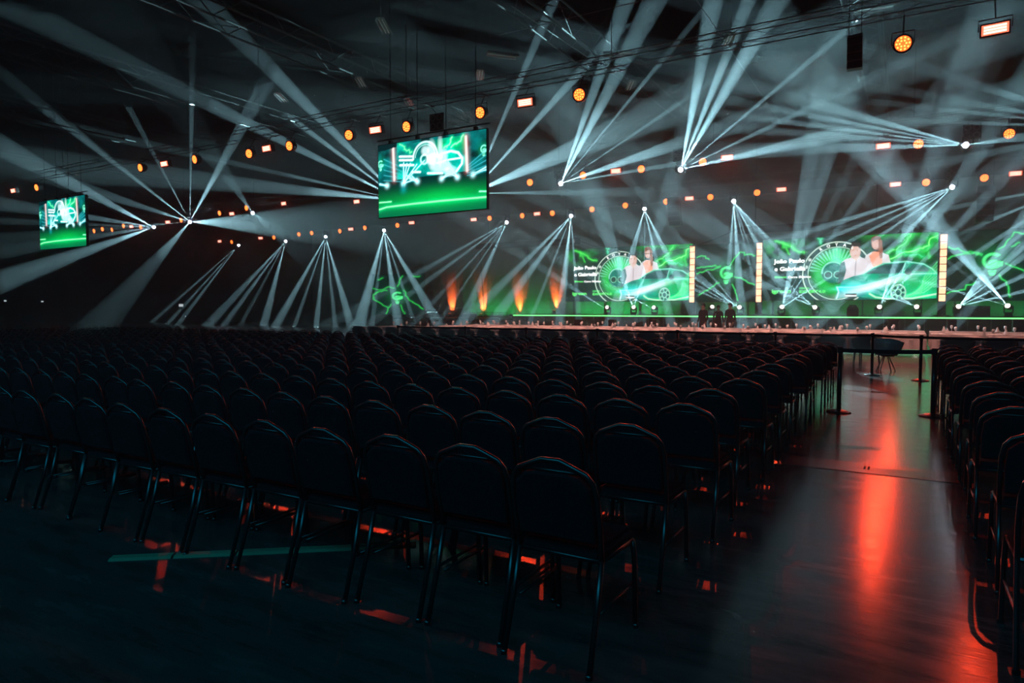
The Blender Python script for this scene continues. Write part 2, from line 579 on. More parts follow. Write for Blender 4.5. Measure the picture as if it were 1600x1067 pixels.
class Canvas:
    def __init__(s, w, h, aspect):
        s.w, s.h = w, h
        u = np.linspace(0, 1, w)
        v = np.linspace(0, 1, h)
        s.U, s.V = np.meshgrid(u, v)
        s.X = s.U * aspect            # in units of the height
        s.a = aspect
        s.c = np.zeros((h, w, 3))

    def noise(s, scale, seed):
        r = np.random.RandomState(seed)
        out = np.zeros((s.h, s.w))
        amp = 1.0
        for o in range(4):
            gw, gh = int(scale * s.a) + 2, int(scale) + 2
            g = r.rand(gh, gw)
            fx = s.U * (gw - 1.001)
            fy = s.V * (gh - 1.001)
            ix, iy = fx.astype(int), fy.astype(int)
            tx, ty = fx - ix, fy - iy
            tx = tx * tx * (3 - 2 * tx); ty = ty * ty * (3 - 2 * ty)
            out += amp * ((g[iy, ix] * (1 - tx) + g[iy, ix + 1] * tx) * (1 - ty) + (g[iy + 1, ix] * (1 - tx) + g[iy + 1, ix + 1] * tx) * ty)
            amp *= .5
            scale *= 2
        return out / 1.875

    def mix(s, mask, col):
        m = np.clip(mask, 0, 1)[..., None]
        s.c = s.c * (1 - m) + np.array(col) * m

    def add(s, mask, col):
        s.c = s.c + np.clip(mask, 0, 4)[..., None] * np.array(col)

    def seg(s, x0, y0, x1, y1):
        dx, dy = x1 - x0, y1 - y0
        t = np.clip(((s.X - x0) * dx + (s.V - y0) * dy) / (dx * dx + dy * dy + 1e-9), 0, 1)
        return np.hypot(s.X - x0 - t * dx, s.V - y0 - t * dy)

    def line(s, pts, w, col, glow=0.0, gcol=None):
        d = np.min([s.seg(*pts[i], *pts[i + 1]) for i in range(len(pts) - 1)], axis=0)
        if glow:
            s.add(np.exp(-(d / glow) ** 2) * .7, gcol or col)
        s.mix(np.clip(1.5 - d / w, 0, 1), col)

    def bolt(s, pts, w, col, glow, gcol, seed, jag=.02):
        r = random.Random(seed)
        out = [pts[0]]
        for a, b in zip(pts, pts[1:]):
            for k in range(1, 5):
                t = k / 4
                j = jag if k < 4 else 0
                out.append((a[0] + (b[0] - a[0]) * t + r.uniform(-j, j), a[1] + (b[1] - a[1]) * t + r.uniform(-j, j)))
        s.line(out, w, col, glow, gcol)

    def ell(s, cx, cy, rx, ry, soft=.02):
        d = np.hypot((s.X - cx) / rx, (s.V - cy) / ry)
        return np.clip((1 - d) / soft * min(rx, ry) + .5, 0, 1)

    def ringm(s, cx, cy, r, w):
        return np.clip(1.4 - np.abs(np.hypot(s.X - cx, s.V - cy) - r) / w, 0, 1)

    def poly(s, pts):
        ins = np.zeros_like(s.X, bool)
        n = len(pts)
        for i in range(n):
            (xa, ya), (xb, yb) = pts[i], pts[(i + 1) % n]
            c = (ya > s.V) != (yb > s.V)
            with np.errstate(divide='ignore', invalid='ignore'):
                xx = (xb - xa) * (s.V - ya) / (yb - ya + 1e-12) + xa
            ins ^= c & (s.X < xx)
        return ins.astype(float)

    def mesh(s, name, W, H, mat):
        me = bpy.data.meshes.new(name)
        w, h = s.w, s.h
        vs = np.stack([s.U * W, np.zeros_like(s.U), s.V * H], -1).reshape(-1, 3)
        i = np.arange(w * h).reshape(h, w)
        f = np.stack([i[:-1, :-1], i[:-1, 1:], i[1:, 1:], i[1:, :-1]], -1).reshape(-1, 4)
        me.from_pydata(vs.tolist(), [], f.tolist())
        at = me.color_attributes.new('picture', 'FLOAT_COLOR', 'POINT')
        rgba = np.ones((w * h, 4))
        rgba[:, :3] = np.clip(s.c, 0, 3).reshape(-1, 3)
        at.data.foreach_set('color', rgba.ravel())
        me.materials.append(mat)
        return me


def display_material():
    m = bpy.data.materials.new('led_display')
    m.use_nodes = True
    nt = m.node_tree
    nt.nodes.clear()
    o = nt.nodes.new('ShaderNodeOutputMaterial')
    e = nt.nodes.new('ShaderNodeEmission')
    a = nt.nodes.new('ShaderNodeAttribute')
    a.attribute_name = 'picture'
    nt.links.new(a.outputs['Color'], e.inputs[0])
    e.inputs[1].default_value = 1.35
    d = nt.nodes.new('ShaderNodeBsdfDiffuse')
    ad = nt.nodes.new('ShaderNodeAddShader')
    nt.links.new(a.outputs['Color'], d.inputs['Color'])
    nt.links.new(e.outputs[0], ad.inputs[0])
    nt.links.new(d.outputs[0], ad.inputs[1])
    nt.links.new(ad.outputs[0], o.inputs['Surface'])
    m.cycles.emission_sampling = 'NONE'
    return m


M_display = display_material()
GREEN, DKG, CYAN = (.0, .55, .04), (.0, .045, .025), (.02, .55, .5)


def draw_bulb(c, cx, cy, s, col=(.10, 1.1, .30)):
    c.add(np.exp(-(np.hypot(c.X - cx, c.V - cy) / (s * 1.5)) ** 2) * .35, (.0, .5, .12))
    ring = np.clip(1.4 - np.abs(np.hypot(c.X - cx, c.V - cy) - s * .78) / (s * .17), 0, 1)
    ang = np.arctan2(c.V - cy, c.X - cx)
    c.mix(ring * ~((ang > -.1) & (ang < .75)), col)
    c.mix(c.poly([(cx - s * .35, cy - s * .55), (cx + s * .95, cy - s * .1), (cx + s * .95, cy - .6 * s), (cx, cy - s * .95)]), col)
    leaf = c.ell(cx + s * .12, cy - s * .2, s * .52, s * .30, .01)
    c.mix(leaf, col)
    c.mix(np.clip(1.3 - c.seg(cx - s * .4, cy - s * .55, cx + s * .55, cy + s * .05) / (s * .06), 0, 1), (.0, .15, .05))
    c.mix(c.poly([(cx - s * .42, cy - s * 1.1), (cx + s * .42, cy - s * 1.1), (cx + s * .22, cy - s * 1.7), (cx - s * .22, cy - s * 1.7)]), col)
    c.mix(np.clip(1.3 - np.abs(c.V - (cy - s * 1.3)) / (s * .05), 0, 1) * (np.abs(c.X - cx) < s * .5), (.0, .12, .04))


def paint_main():
    """advert on the two big screens: couple behind a green electric car, ring badge, captions"""
    A = 2.47
    c = Canvas(420, 170, A)
    K = 1 / 97.0                       # one photographed pixel in units of the screen height

    def P(x, y):                       # pixel of the close study -> canvas
        q = at_y(1190 + x / 5.517, 350 + y / 5.517, 48.0)
        return ((q.x + 8.55) / 4.05, (q.z - 2.08) / 4.05)
    nz = c.noise(5, 3)
    nz2 = c.noise(9, 8)
    c.c[:] = (.0, .020, .016)
    c.add(np.clip((nz - .35) * 2.2, 0, 1) * np.clip((c.X - 1.25) / .5, 0, 1) * np.clip((c.V - .3) * 2, 0, 1), (.0, .42, .035))
    c.add(np.clip((nz2 - .4) * 2.5, 0, 1) * np.exp(-((c.X - .25) / .35) ** 2 - ((c.V - .88) / .16) ** 2), (.0, .35, .03))
    c.add(np.exp(-((c.X - 1.25) / .45) ** 2 - ((c.V - .15) / .3) ** 2) * .5, (.0, .35, .28))
    c.bolt([P(125, 150), P(180, 160), P(250, 190), P(300, 230), P(375, 245)], .006, (.15, 1.1, .15), .03, (.0, .6, .05), 1)
    c.bolt([P(180, 160), P(215, 220), P(240, 260)], .005, (.1, .9, .1), .02, (.0, .5, .05), 2)
    c.bolt([P(1090, 250), P(1180, 200), P(1250, 150), P(1290, 90)], .006, (.2, 1.1, .25), .04, (.0, .6, .06), 3)
    c.bolt([P(1110, 300), P(1230, 240), P(1340, 220), P(1430, 190), P(1450, 130), P(1520, 95)], .008, (.3, 1.2, .3), .05, (.0, .7, .08), 4)
    c.bolt([P(1180, 240), P(1240, 270), P(1310, 260), P(1400, 280)], .004, (.1, .9, .4), .03, (.0, .5, .15), 5)
    c.bolt([P(1430, 190), P(1440, 240), P(1445, 290)], .004, (.1, .9, .2), .02, (.0, .5, .05), 6)
    c.bolt([P(490, 120), P(520, 125), P(510, 170)], .010, (.1, .8, .4), .03, (.0, .5, .2), 7)
    # ring badge
    cx, cy = P(645, 425)
    rr = np.hypot(c.X - cx, c.V - cy)
    an = np.arctan2(c.V - cy, c.X - cx)
    half = (an > -.5) & (an < 3.6) | (an < -2.7)
    c.mix((rr < .50) * 1.0, (.0, .035, .025))
    c.add((rr < .42) * np.exp(-((rr - .26) / .10) ** 2), (.0, .55, .05))
    c.add((rr < .40) * np.exp(-((c.X - cx) / .08) ** 2) * (c.V > cy) * 1.0, (.15, .7, .5))
    rays = (np.cos(an * 44) > .25) & (rr > .24) & (rr < .395) & (c.V > cy + .04)
    c.mix(rays * .75, (.25, .95, .55))
    c.mix(c.ringm(cx, cy, .495, .009), (.75, 1, .85))
    c.mix(c.ringm(cx, cy, .415, .006), (.6, 1, .75))
    c.mix(np.clip(1.3 - np.abs(rr - .455) / .028, 0, 1), (.01, .05, .04))
    for a in (150, 166):                # two stars on the ring, left of the lettering
        sx, sy = cx + .455 * math.cos(math.radians(a)), cy + .455 * math.sin(math.radians(a))
        c.mix(c.ell(sx, sy, .022, .022), (.8, 1, .9))
    c.mix(c.ell(cx - .05, cy + .02, .17, .17, .01), (.0, .20, .15))
    c.mix(c.ringm(cx - .05, cy + .02, .16, .012) * (an > -1), (.3, 1, .7))
    for s in (-1, 1):
        c.mix(c.ell(cx - .05 + s * .07, cy - .02, .075, .05, .01), (.01, .08, .06))
        c.mix(c.ringm(cx - .05 + s * .07, cy - .02, .055, .006), (.3, .9, .6))
    # woman
    x, y = P(985, 165)
    c.mix(c.poly([P(950, 115), P(985, 98), P(1025, 110), P(1045, 200), P(1055, 320), P(1020, 330), P(1000, 230), P(950, 200), P(942, 150)]), (.20, .08, .05))
    c.mix(c.poly([P(900, 270), P(950, 240), P(1020, 240), P(1095, 265), P(1115, 340), P(900, 400), P(880, 330)]), (.78, .76, .78))
    c.mix(c.poly([P(925, 275), P(965, 235), P(1015, 240), P(1040, 300), P(1040, 360), P(960, 370)]), (1.0, .42, .28))
    c.mix(c.ell(x, y, .052, .092, .015), (.85, .52, .44))
    c.mix(c.poly([P(960, 115), P(1015, 110), P(1020, 150), P(1000, 135), P(955, 150)]), (.20, .08, .05))
    c.mix(c.poly([P(1005, 130), P(1040, 140), P(1045, 290), P(1020, 300), P(1010, 210)]), (.34, .15, .10))
    for (ex, ey, w, h, col) in ((968, 150, .008, .005, (.1, .04, .03)), (995, 150, .008, .005, (.1, .04, .03)), (980, 200, .014, .005, (.7, .1, .1))):
        q = P(ex, ey); c.mix(c.ell(q[0], q[1], w, h, .006), col)
    # man
    c.mix(c.poly([P(660, 490), P(680, 340), P(720, 305), P(785, 285), P(850, 285), P(930, 310), P(965, 375), P(930, 420), P(850, 470), P(720, 480)]), (.80, .72, .76))
    c.mix(c.poly([P(655, 520), P(680, 340), P(715, 320), P(730, 400), P(700, 500)]), (.05, .13, .12))
    c.mix(c.poly([P(775, 280), P(845, 280), P(815, 325)]), (.95, .72, .62))
    c.line([P(812, 320), P(806, 440)], .006, (.35, .3, .35))
    x, y = P(808, 235)
    c.mix(c.ell(x, y, .075, .12, .015), (.80, .50, .42))
    c.mix(c.poly([P(762, 235), P(768, 175), P(800, 152), P(845, 165), P(858, 200), P(850, 215), P(830, 192), P(785, 195)]), (.04, .04, .04))
    for (ex, ey, w, h, col) in ((790, 225, .010, .006, (.12, .06, .05)), (826, 225, .010, .006, (.12, .06, .05)), (808, 272, .018, .006, (.55, .2, .2)), (808, 250, .006, .010, (.8, .5, .45))):
        q = P(ex, ey); c.mix(c.ell(q[0], q[1], w, h, .006), col)
    # car
    body = c.poly([P(645, 600), P(668, 540), P(700, 485), P(790, 450), P(880, 430), P(960, 375), P(1050, 335), P(1250, 320), P(1400, 345), P(1470, 385), P(1522, 430),
                   P(1522, 640), P(1020, 645), P(780, 625), P(700, 635), P(650, 640)])
    c.mix(body, (.0, .20, .14))
    c.add(body * np.exp(-((c.X - 2.25) / .35) ** 2 - ((c.V - .22) / .2) ** 2), (.0, .35, .02))
    c.add(body * np.clip((c.noise(7, 21) - .45) * 3, 0, 1) * .6, (.0, .45, .2))
    lq = P(800, 560)
    c.add(body * np.exp(-((c.X - lq[0]) / .30) ** 2 - ((c.V - lq[1]) / .10) ** 2), (.0, .45, .55))
    c.mix(c.poly([P(880, 430), P(965, 378), P(1060, 342), P(1240, 330), P(1215, 400), P(1195, 425)]), (.0, .06, .055))
    c.mix(c.poly([P(1275, 400), P(1285, 360), P(1330, 335), P(1400, 352), P(1470, 400), P(1440, 415)]), (.02, .16, .13))
    c.line([P(650, 545), P(800, 545), P(1000, 500), P(1200, 432), P(1522, 425)], .007, (.35, 1.0, .85), .03, (.0, .35, .3))
    c.line([P(880, 430), P(965, 376), P(1060, 338), P(1250, 322), P(1400, 345), P(1470, 385), P(1520, 432)], .006, (.35, 1.0, .7), .02, (.0, .35, .2))
    c.line([P(1240, 330), P(1215, 405), P(1200, 440)], .006, (.3, .9, .7))
    c.mix(c.ell(*P(1265, 410), .05, .05, .01), (.0, .10, .09))
    c.line([P(645, 640), P(665, 585), P(650, 545)], .010, (.6, 1.0, .95), .02, (.0, .4, .4))
    hq = P(980, 530)
    tt = np.exp(-(((c.X - hq[0]) + (c.V - hq[1]) * -1.2) / .26) ** 2 - (((c.V - hq[1]) - (c.X - hq[0]) * .28) / .055) ** 2)
    c.add(tt * 1.2, (.85, .95, 1.0))
    hq = P(760, 560)
    c.add(np.exp(-((c.X - hq[0]) / .22) ** 2 - ((c.V - hq[1]) / .03) ** 2) * .8, (.1, .8, .9))
    for k in range(7):                  # speed trails over the flank
        c.line([P(1060 + 25 * k, 640), P(1230 + 25 * k, 620 - 6 * k), P(1400, 590 - 22 * k), P(1522, 500 - 30 * k)], .005, (.15, .85, .35), .02, (.0, .25, .05))
    c.line([P(930, 600), P(980, 630), P(1100, 645), P(1300, 640), P(1522, 600)], .012, (.6, 1.1, .75), .05, (.0, .5, .15))
    wq = P(1178, 590)
    c.mix(c.ell(wq[0], wq[1], .105, .14, .01), (.0, .10, .08))
    rw = np.hypot((c.X - wq[0]) / .8, c.V - wq[1])
    c.mix(np.clip(1.4 - np.abs(rw - .12) / .012, 0, 1) + np.clip(1.4 - np.abs(rw - .05) / .01, 0, 1), (.45, 1, .75))
    aw = np.arctan2(c.V - wq[1], (c.X - wq[0]) / .8)
    c.mix((np.cos(aw * 7) > .5) & (rw < .11) & (rw > .04), (.25, .8, .5))
    c.mix(c.poly([P(720, 600), P(815, 600), P(815, 630), P(720, 630)]), (.01, .02, .02))
    c.line([P(725, 618), P(812, 618)], .014, (.9, 1.0, 1.0))
    return c


def paint_feed():
    """camera picture of the stage on the two hanging screens, washed out and cyan"""
    A = 1.78
    c = Canvas(240, 136, A)

    def P(x, y):
        u = (x - 80) / 1265.0
        top = 230 - 160 * u
        bot = 1040 - 110 * u
        return (u * A, (bot - y) / (bot - top))
    c.c[:] = (.0, .020, .022)
    c.add(np.clip((c.noise(6, 5) - .3) * 2, 0, 1) * (c.V > .5), (.0, .22, .22))
    c.add(np.exp(-((c.V - .20) / .13) ** 2) * (.35 + .65 * np.exp(-((c.X - 1.05) / .6) ** 2)), (.0, .45, .05))
    c.add(np.exp(-((c.V - .02) / .12) ** 2) * .5, (.0, .20, .06))
    pan = (c.X > .33) & (c.X < 1.46) & (c.V > .50) & (c.V < .965)
    c.mix(pan * 1.0, (.0, .16, .15))
    c.add(pan * np.clip((c.noise(5, 9) - .42) * 3, 0, 1), (.0, .5, .35))
    c.add(pan * np.exp(-((c.X - 1.25) / .25) ** 2 - ((c.V - .86) / .12) ** 2), (.0, .35, .02))
    c.bolt([P(350, 215), P(400, 240), P(440, 290), P(500, 300)], .008, (.2, 1.1, .5), .03, (.0, .6, .2), 11)
    c.bolt([P(880, 260), P(940, 230), P(970, 150)], .010, (.3, 1.1, .6), .03, (.0, .6, .2), 12)
    c.bolt([P(960, 260), P(1050, 200), P(1095, 130)], .010, (.3, 1.1, .6), .03, (.0, .6, .2), 13)
    q = P(660, 360)
    c.mix(c.ringm(q[0], q[1], .20, .014) * (c.V > q[1] - .02), (.7, 1.1, 1.1))
    c.mix(c.ringm(q[0], q[1], .165, .006) * (c.V > q[1]), (.4, 1, .9))
    c.mix(c.ringm(*P(650, 385), .06, .014), (.5, 1.1, 1))
    W = (.95, 1.1, 1.15)
    for (x, y, rx, ry) in ((735, 330, .07, .17), (835, 290, .035, .16), (760, 380, .12, .07), (660, 290, .06, .06), (840, 470, .15, .07), (880, 350, .05, .08), (950, 520, .09, .06)):
        c.add(c.ell(*P(x, y), rx, ry, .04) * .55, W)
    for (a, b, y) in ((350, 510, 352), (350, 510, 392), (355, 520, 448), (500, 600, 525), (690, 860, 540)):
        c.line([P(a, y), P(b, y)], .013, W, .02, (.0, .4, .4))
    c.line([P(800, 360), P(880, 320), P(960, 300), P(1040, 320), P(1085, 380), P(1080, 440), P(1020, 520)], .014, W, .03, (.0, .5, .5))
    c.line([P(800, 430), P(900, 400), P(1080, 375)], .010, W, .02, (.0, .4, .4))
    for (s, ts) in (((395, 650), ((400, 420), (440, 430), (480, 430), (560, 440), (650, 400), (560, 600))), ((565, 630), ((430, 560), (470, 600), (500, 570))),
                    ((850, 600), ((1010, 530), (980, 500))), ((1030, 585), ((870, 330), (900, 420), (930, 540))), ((1200, 560), ((1345, 480), (1345, 510))),
                    ((190, 675), ((95, 665), (95, 655)))):
        for t in ts:
            c.line([P(*s), P(*t)], .008, (.6, 1.05, 1.1), .02, (.0, .35, .38))
        c.add(np.exp(-(np.hypot(c.X - P(*s)[0], c.V - P(*s)[1]) / .035) ** 2) * 1.3, (.5, 1, 1))
    c.line([P(395, 655), P(395, 720)], .004, (.0, .3, .35), .05, (.0, .25, .3))
    for y in range(5):
        c.line([P(150, 380 + 60 * y), P(390, 480 + 38 * y)], .004, (.05, .42, .45), .012, (.0, .15, .18))
        c.line([P(1140, 470 + 25 * y), P(1340, 300 + 55 * y)], .004, (.05, .42, .48), .012, (.0, .15, .18))
    for (x, ya, yb) in ((270, 260, 610), (1125, 150, 518)):
        c.line([P(x, ya), P(x + 12, yb)], .018, (1.1, .82, .78), .04, (.5, .12, .12))
    draw_bulb(c, *P(110, 435), .055, (.25, 1.1, .8))
    draw_bulb(c, *P(1318, 285), .055, (.25, 1.1, .8))
    c.line([P(90, 945), P(180, 918), P(500, 880), P(850, 845), P(1355, 805)], .010, (.35, 1.2, .55), .04, (.0, .5, .15))
    c.line([P(90, 868), P(240, 855)], .008, (.4, 1.2, .6), .02, (.0, .5, .15))
    c.line([P(1270, 745), P(1355, 745)], .008, (.4, 1.2, .8), .02, (.0, .5, .15))
    c.mix((c.V > .80 + .17 * np.clip((c.X - .1) / 1.3, 0, 1) + .12) * (c.X < .33), (.0, .015, .018))
    return c


def paint_logo(kind):
    c = Canvas(110, 110, 1.0)
    c.c[:] = (.0, .012, .009)
    g = (.05, .85, .16)
    gg = (.0, .22, .05)
    if kind == 0:
        draw_bulb(c, .52, .50, .115)
        for i, p in enumerate(([(0, .60), (.2, .62), (.42, .62)], [(0, .50), (.15, .54), (.4, .6)], [(.58, .62), (.75, .85), (.85, .80), (1.0, .78)],
                               [(.62, .30), (.68, .15), (.72, .02)], [(.66, .42), (.85, .36), (1, .28)], [(0, .78), (.12, .80), (.22, .74)], [(.40, .33), (.2, .2), (.05, .12)])):
            c.bolt(p, .006, g, .02, gg, 30 + i, .02)
    elif kind == 1:
        draw_bulb(c, .50, .56, .12)
        for i, p in enumerate(([(0, .78), (.15, .72), (.38, .66)], [(0, .60), (.12, .66), (.3, .68), (.38, .64)], [(.56, .72), (.72, .95), (.85, .93), (1.0, .84)],
                               [(0, .10), (.15, .15), (.32, .26)], [(.64, .52), (.85, .40), (1, .38)], [(.58, .36), (.66, .22), (.70, .05)], [(.70, .75), (.78, .80)])):
            c.bolt(p, .006, g, .02, gg, 50 + i, .02)
    else:
        draw_bulb(c, .50, .46, .11)
        for i, p in enumerate(([(.02, .66), (.2, .62), (.34, .70), (.44, .66)], [(.04, .50), (.18, .58), (.3, .60)], [(.04, .38), (.02, .48), (.12, .56)], [(.04, .38), (.2, .26), (.32, .18)],
                               [(.62, .60), (.72, .36), (.82, .28), (.98, .14)], [(.38, .26), (.28, .02)], [(.56, .24), (.64, .02)], [(.50, .70), (.60, .95)], [(.12, .88), (.22, .92)],
                               [(.80, .94), (.92, .93)])):
            c.bolt(p, .007, (.03, .7, .07), .022, gg, 70 + i, .02)
    return c


def text_mesh(body, height, mat, name='lettering', bold=0.0, align='LEFT', width=None):
    cu = bpy.data.curves.new(name, 'FONT')
    cu.body = body
    cu.size = height
    cu.extrude = .004
    cu.offset = bold
    cu.align_x = align
    cu.resolution_u = 3
    tmp = bpy.data.objects.new('tmp', cu)
    COL.objects.link(tmp)
    dg = bpy.context.evaluated_depsgraph_get()
    me = bpy.data.meshes.new_from_object(tmp.evaluated_get(dg))
    me.name = name
    bpy.data.objects.remove(tmp)
    me.materials.clear()
    me.materials.append(mat)
    me.transform(Matrix.Rotation(math.radians(90), 4, 'X'))
    if width:
        xs = [v.co.x for v in me.vertices]
        me.transform(Matrix.Scale(width / (max(xs) - min(xs)), 4, (1, 0, 0)))
    return me


def led_screen(label, X0, Y, Z0, W, H, me, group=None, name='led_screen', cat='screen', cols=0, rows=0):
    t = thing(name, label, cat, (X0, Y, Z0), 0, group)
    bm = bmesh.new()
    add_box(bm, (-.03, .012, -.03), (W + .03, .14, H + .03), .01)
    obj('cabinet', bm, M_black, t)
    d = link('display', me, t)
    return t


SCR_W, SCR_H = 10.0, 4.05
me_main = paint_main().mesh('display', SCR_W, SCR_H, M_display)
# caption, pixel of its left end on the base line, pixel of its right end, letter height, material, boldness
txt = [('João Paulo', (1210, 411.5), 1258.5, .37, M_text, .010), ('e Gabriella', (1210, 423.5), 1258.5, .37, M_text, .010),
       ('Bônus:', (1210.5, 434.6), 1229, .20, M_textg, .003), ('Carro Elétrico', (1231, 434.6), 1267, .20, M_text, .005),
       ('igreen', (1205.5, 457.8), 1235, .36, M_textg, .006), ('EXPERT4.0', (1248.5, 457.8), 1289, .25, M_textg, .006), ('iGREEN', (1249, 451.5), 1264, .14, M_textg, .002)]
txt_me = []
for (b_, (tx, ty), te, th, tm, to) in txt:
    q0, q1 = at_y(tx, ty, 48.0), at_y(te, ty, 48.0)
    txt_me.append((text_mesh(b_, th, tm, 'lettering', to, 'LEFT', q1.x - q0.x), (q0.x + 8.55) / 10.0, (q0.z - 2.08) / 4.05, b_))
ring_me = [(text_mesh(ch, .26, M_text, 'ring_letter', .004, 'CENTER'), a) for ch, a in zip('ROYAL', (121, 106, 91, 76, 61))]
_q = at_y(1190 + 645 / 5.517, 350 + 425 / 5.517, 48.0)
rcx, rcz = _q.x + 8.55, _q.z - 2.08
for (X0, lab) in ((-8.55, 'nearer large LED screen showing a couple and a green car, right of the aisle view'),
                  (-23.35, 'farther large LED screen showing the same couple and green car, above the drape side')):
    s = led_screen(lab, X0, 48.0, 2.08, SCR_W, SCR_H, me_main, 'large stage screens')
    s['label'] = ('large stage screen with couple and green car between two lit towers' if X0 > -10 else
                  'large stage screen with couple and green car, farther left behind the narrow black truss')
    for me, u, v, b in txt_me:
        o = link('lettering', me, s, (u * SCR_W, -.02, v * SCR_H))
    for me, a in ring_me:
        ra = math.radians(a)
        o = link('ring_letter', me, s, (rcx + .432 * SCR_H * math.cos(ra), -.02, rcz + .432 * SCR_H * math.sin(ra)))
        o.rotation_euler = (0, math.radians(90 - a), 0)
    bm = bmesh.new()
    for q in (.6, 3.2, 6.0, 9.2):
        add_box(bm, (q, .14, -1.02), (q + .08, .5, SCR_H))
        add_box(bm, (q, .14, -1.02), (q + .08, 1.3, -.94))
    obj('support_frame', bm, M_truss, s)
for kind, X0, Z0, W, H, lab in ((0, -13.05, 2.0, 4.0, 4.0, 'dark square screen with glowing green bulb emblem between the two large screens'),
                                (1, 1.95, 2.0, 4.4, 4.1, 'dark square screen with green bulb emblem at the right end of the stage'),
                                (2, -43.6, .95, 6.2, 3.7, 'small far screen with green bulb emblem left of the orange uplights')):
    s = led_screen(lab, X0, 48.0, Z0, W, H, paint_logo(kind).mesh('display', W, H, M_display), 'emblem screens')
    bm = bmesh.new()
    for q in (.4, W - .5):
        add_box(bm, (q, .14, -Z0 + (DECK if kind < 2 else 0)), (q + .08, .3, H))
    obj('support_frame', bm, M_truss, s)
me_feed = paint_feed().mesh('display', 4.95, 2.75, M_display)
hang = []
for (pxl, pyl, lab) in ((592, 340.5, 'centre hanging screen showing a bright live picture of the stage'),
                        (63, 385, 'far-left hanging screen showing a small live picture of the stage')):
    p = at_y(pxl, pyl, 20.0)
    if pxl < 100:
        p.z = 4.95
    s = led_screen(lab, p.x, 20.0, p.z, 4.95, 2.75, me_feed, 'hanging screens', 'hanging_screen')
    bm = bmesh.new()
    for q in (.5, 1.8, 3.1, 4.4):
        add_box(bm, (q, .02, 2.78), (q + .12, .14, 2.90))
        add_tube(bm, [(q + .06, .08, 2.88), (q + .06, .08, ZR - p.z)], .012, 5)
    obj('rigging_cable', bm, M_black, s)
    bm = bmesh.new()
    add_tube(bm, [(-.1, .08, 2.95), (5.05, .08, 2.95)], .03, 6)
    obj('hanging_bar', bm, M_truss, s)

# glowing towers at the screen edges, nine cells each
bm = bmesh.new(); add_box(bm, (-.17, -.04, -.20), (.17, .0, .20), .02); me_cell = to_mesh('cell', bm, M_cell)
for i, (px, lab) in enumerate(((1081.5, 'glowing amber light tower at the right edge of the farther large screen'),
                               (1186, 'glowing amber light tower left of the nearer large screen'),
                               (1473, 'glowing amber light tower right of the nearer large screen'))):
    p = at_y(px, 430, 47.7)
    t = thing('light_tower', lab, 'light tower', (p.x, 47.7, DECK), 0, 'amber light towers')
    bm = bmesh.new()
    add_box(bm, (-.22, .0, 0), (.22, .16, 4.95), .01)
    add_box(bm, (-.4, -.2, 0), (.4, .5, .06), .01)
    obj('column', bm, M_black, t)
    for k in range(9):
        link('cell', me_cell, t, (0, 0, 1.10 + k * .445))

# orange uplights in front of the drape
for i, px in enumerate((697, 746, 803, 861)):
    p = at_y(px, 494, 49.3)
    zb = .74 if p.x < STAGE_X0 else DECK
    t = thing('uplight', 'orange floor uplight washing the drape, %s of four from the left' % ORD[i], 'uplight', (p.x, 49.85, zb), 0, 'orange uplights')
    bm = bmesh.new(); add_box(bm, (-.22, -.2, -zb), (.22, .2, 0), .01); obj('stand_case', bm, M_black, t)
    bm = bmesh.new(); add_lathe(bm, [(.13, 0), (.15, .05), (.15, .26), (.13, .30)], 14); obj('housing', bm, M_black, t)
    bm = bmesh.new(); add_lathe(bm, [(.12, .300), (.12, .306)], 14); obj('lens', bm, M_uplight, t)
    l = bpy.data.lights.new('uplight_lamp', 'SPOT')
    l.energy = 850; l.color = (1, .13, .025); l.spot_size = math.radians(50); l.spot_blend = 1.0; l.shadow_soft_size = .1
    o = bpy.data.objects.new('uplight_lamp', l); COL.objects.link(o)
    o.location = t.location + Vector((0, .2, .30))
    o.rotation_euler = Vector((0, .30, 1)).to_track_quat('-Z', 'Y').to_euler()
# ------------------------------------------------------------------ black cloth-covered trusses hung before the screens
for (pa, pb, lab, mark) in (((745, 385), (905, 377), 'black lighting truss hung before the farther large screen', '5'),
                            ((1153, 358), (1402, 348.5), 'black lighting truss hung before the nearer large screen', '6')):
    a, b = at_y(*pa, 46.3), at_y(*pb, 46.3)
    z = (a.z + b.z) / 2
    W = b.x - a.x
    t = thing('covered_truss', lab, 'truss', (a.x, 46.3, z), 0, 'covered trusses')
    bm = bmesh.new(); add_box(bm, (0, -.2, -.22), (W, .2, .22), .03); obj('truss_cover', bm, M_matte, t)
    for q in (.12, .88):
        bm = bmesh.new()
        add_tube(bm, [(W * q, 0, .2), (W * q, 0, ZR - z - .13)], .03, 5)
        obj('rigging_cable', bm, M_black, t)
        bm = bmesh.new()
        add_tube(bm, [(W * q - .35, 0, .2), (W * q, 0, .9), (W * q + .35, 0, .2)], .018, 5)
        obj('sling', bm, M_black, t)
    for q in (.2, .35, .62):
        bm = bmesh.new()
        add_tube(bm, [(W * q - .12, -.215, -.1), (W * q, -.215, .1), (W * q + .12, -.215, -.1)], .012, 4)
        obj('clamp', bm, M_truss, t)
    if mark == '5':
        m5 = principled('glowing_marking', (.8, .8, .8), .6, emit=(1, 1, 1), estr=.25)  # faint emission makes the number look lit; it is no lamp
        link('number_sign', text_mesh('5', .36, m5, 'number_sign'), t, (W - .42, -.215, -.12))
cab = ((at_y(905, 376, 46.3), at_y(1153, 357, 46.3), 1.3, 'black cable sagging between the two covered trusses'),
       (at_y(1402, 346, 46.3), at_y(1640, 366, 46.3), .5, 'black cable running right from the nearer covered truss'))
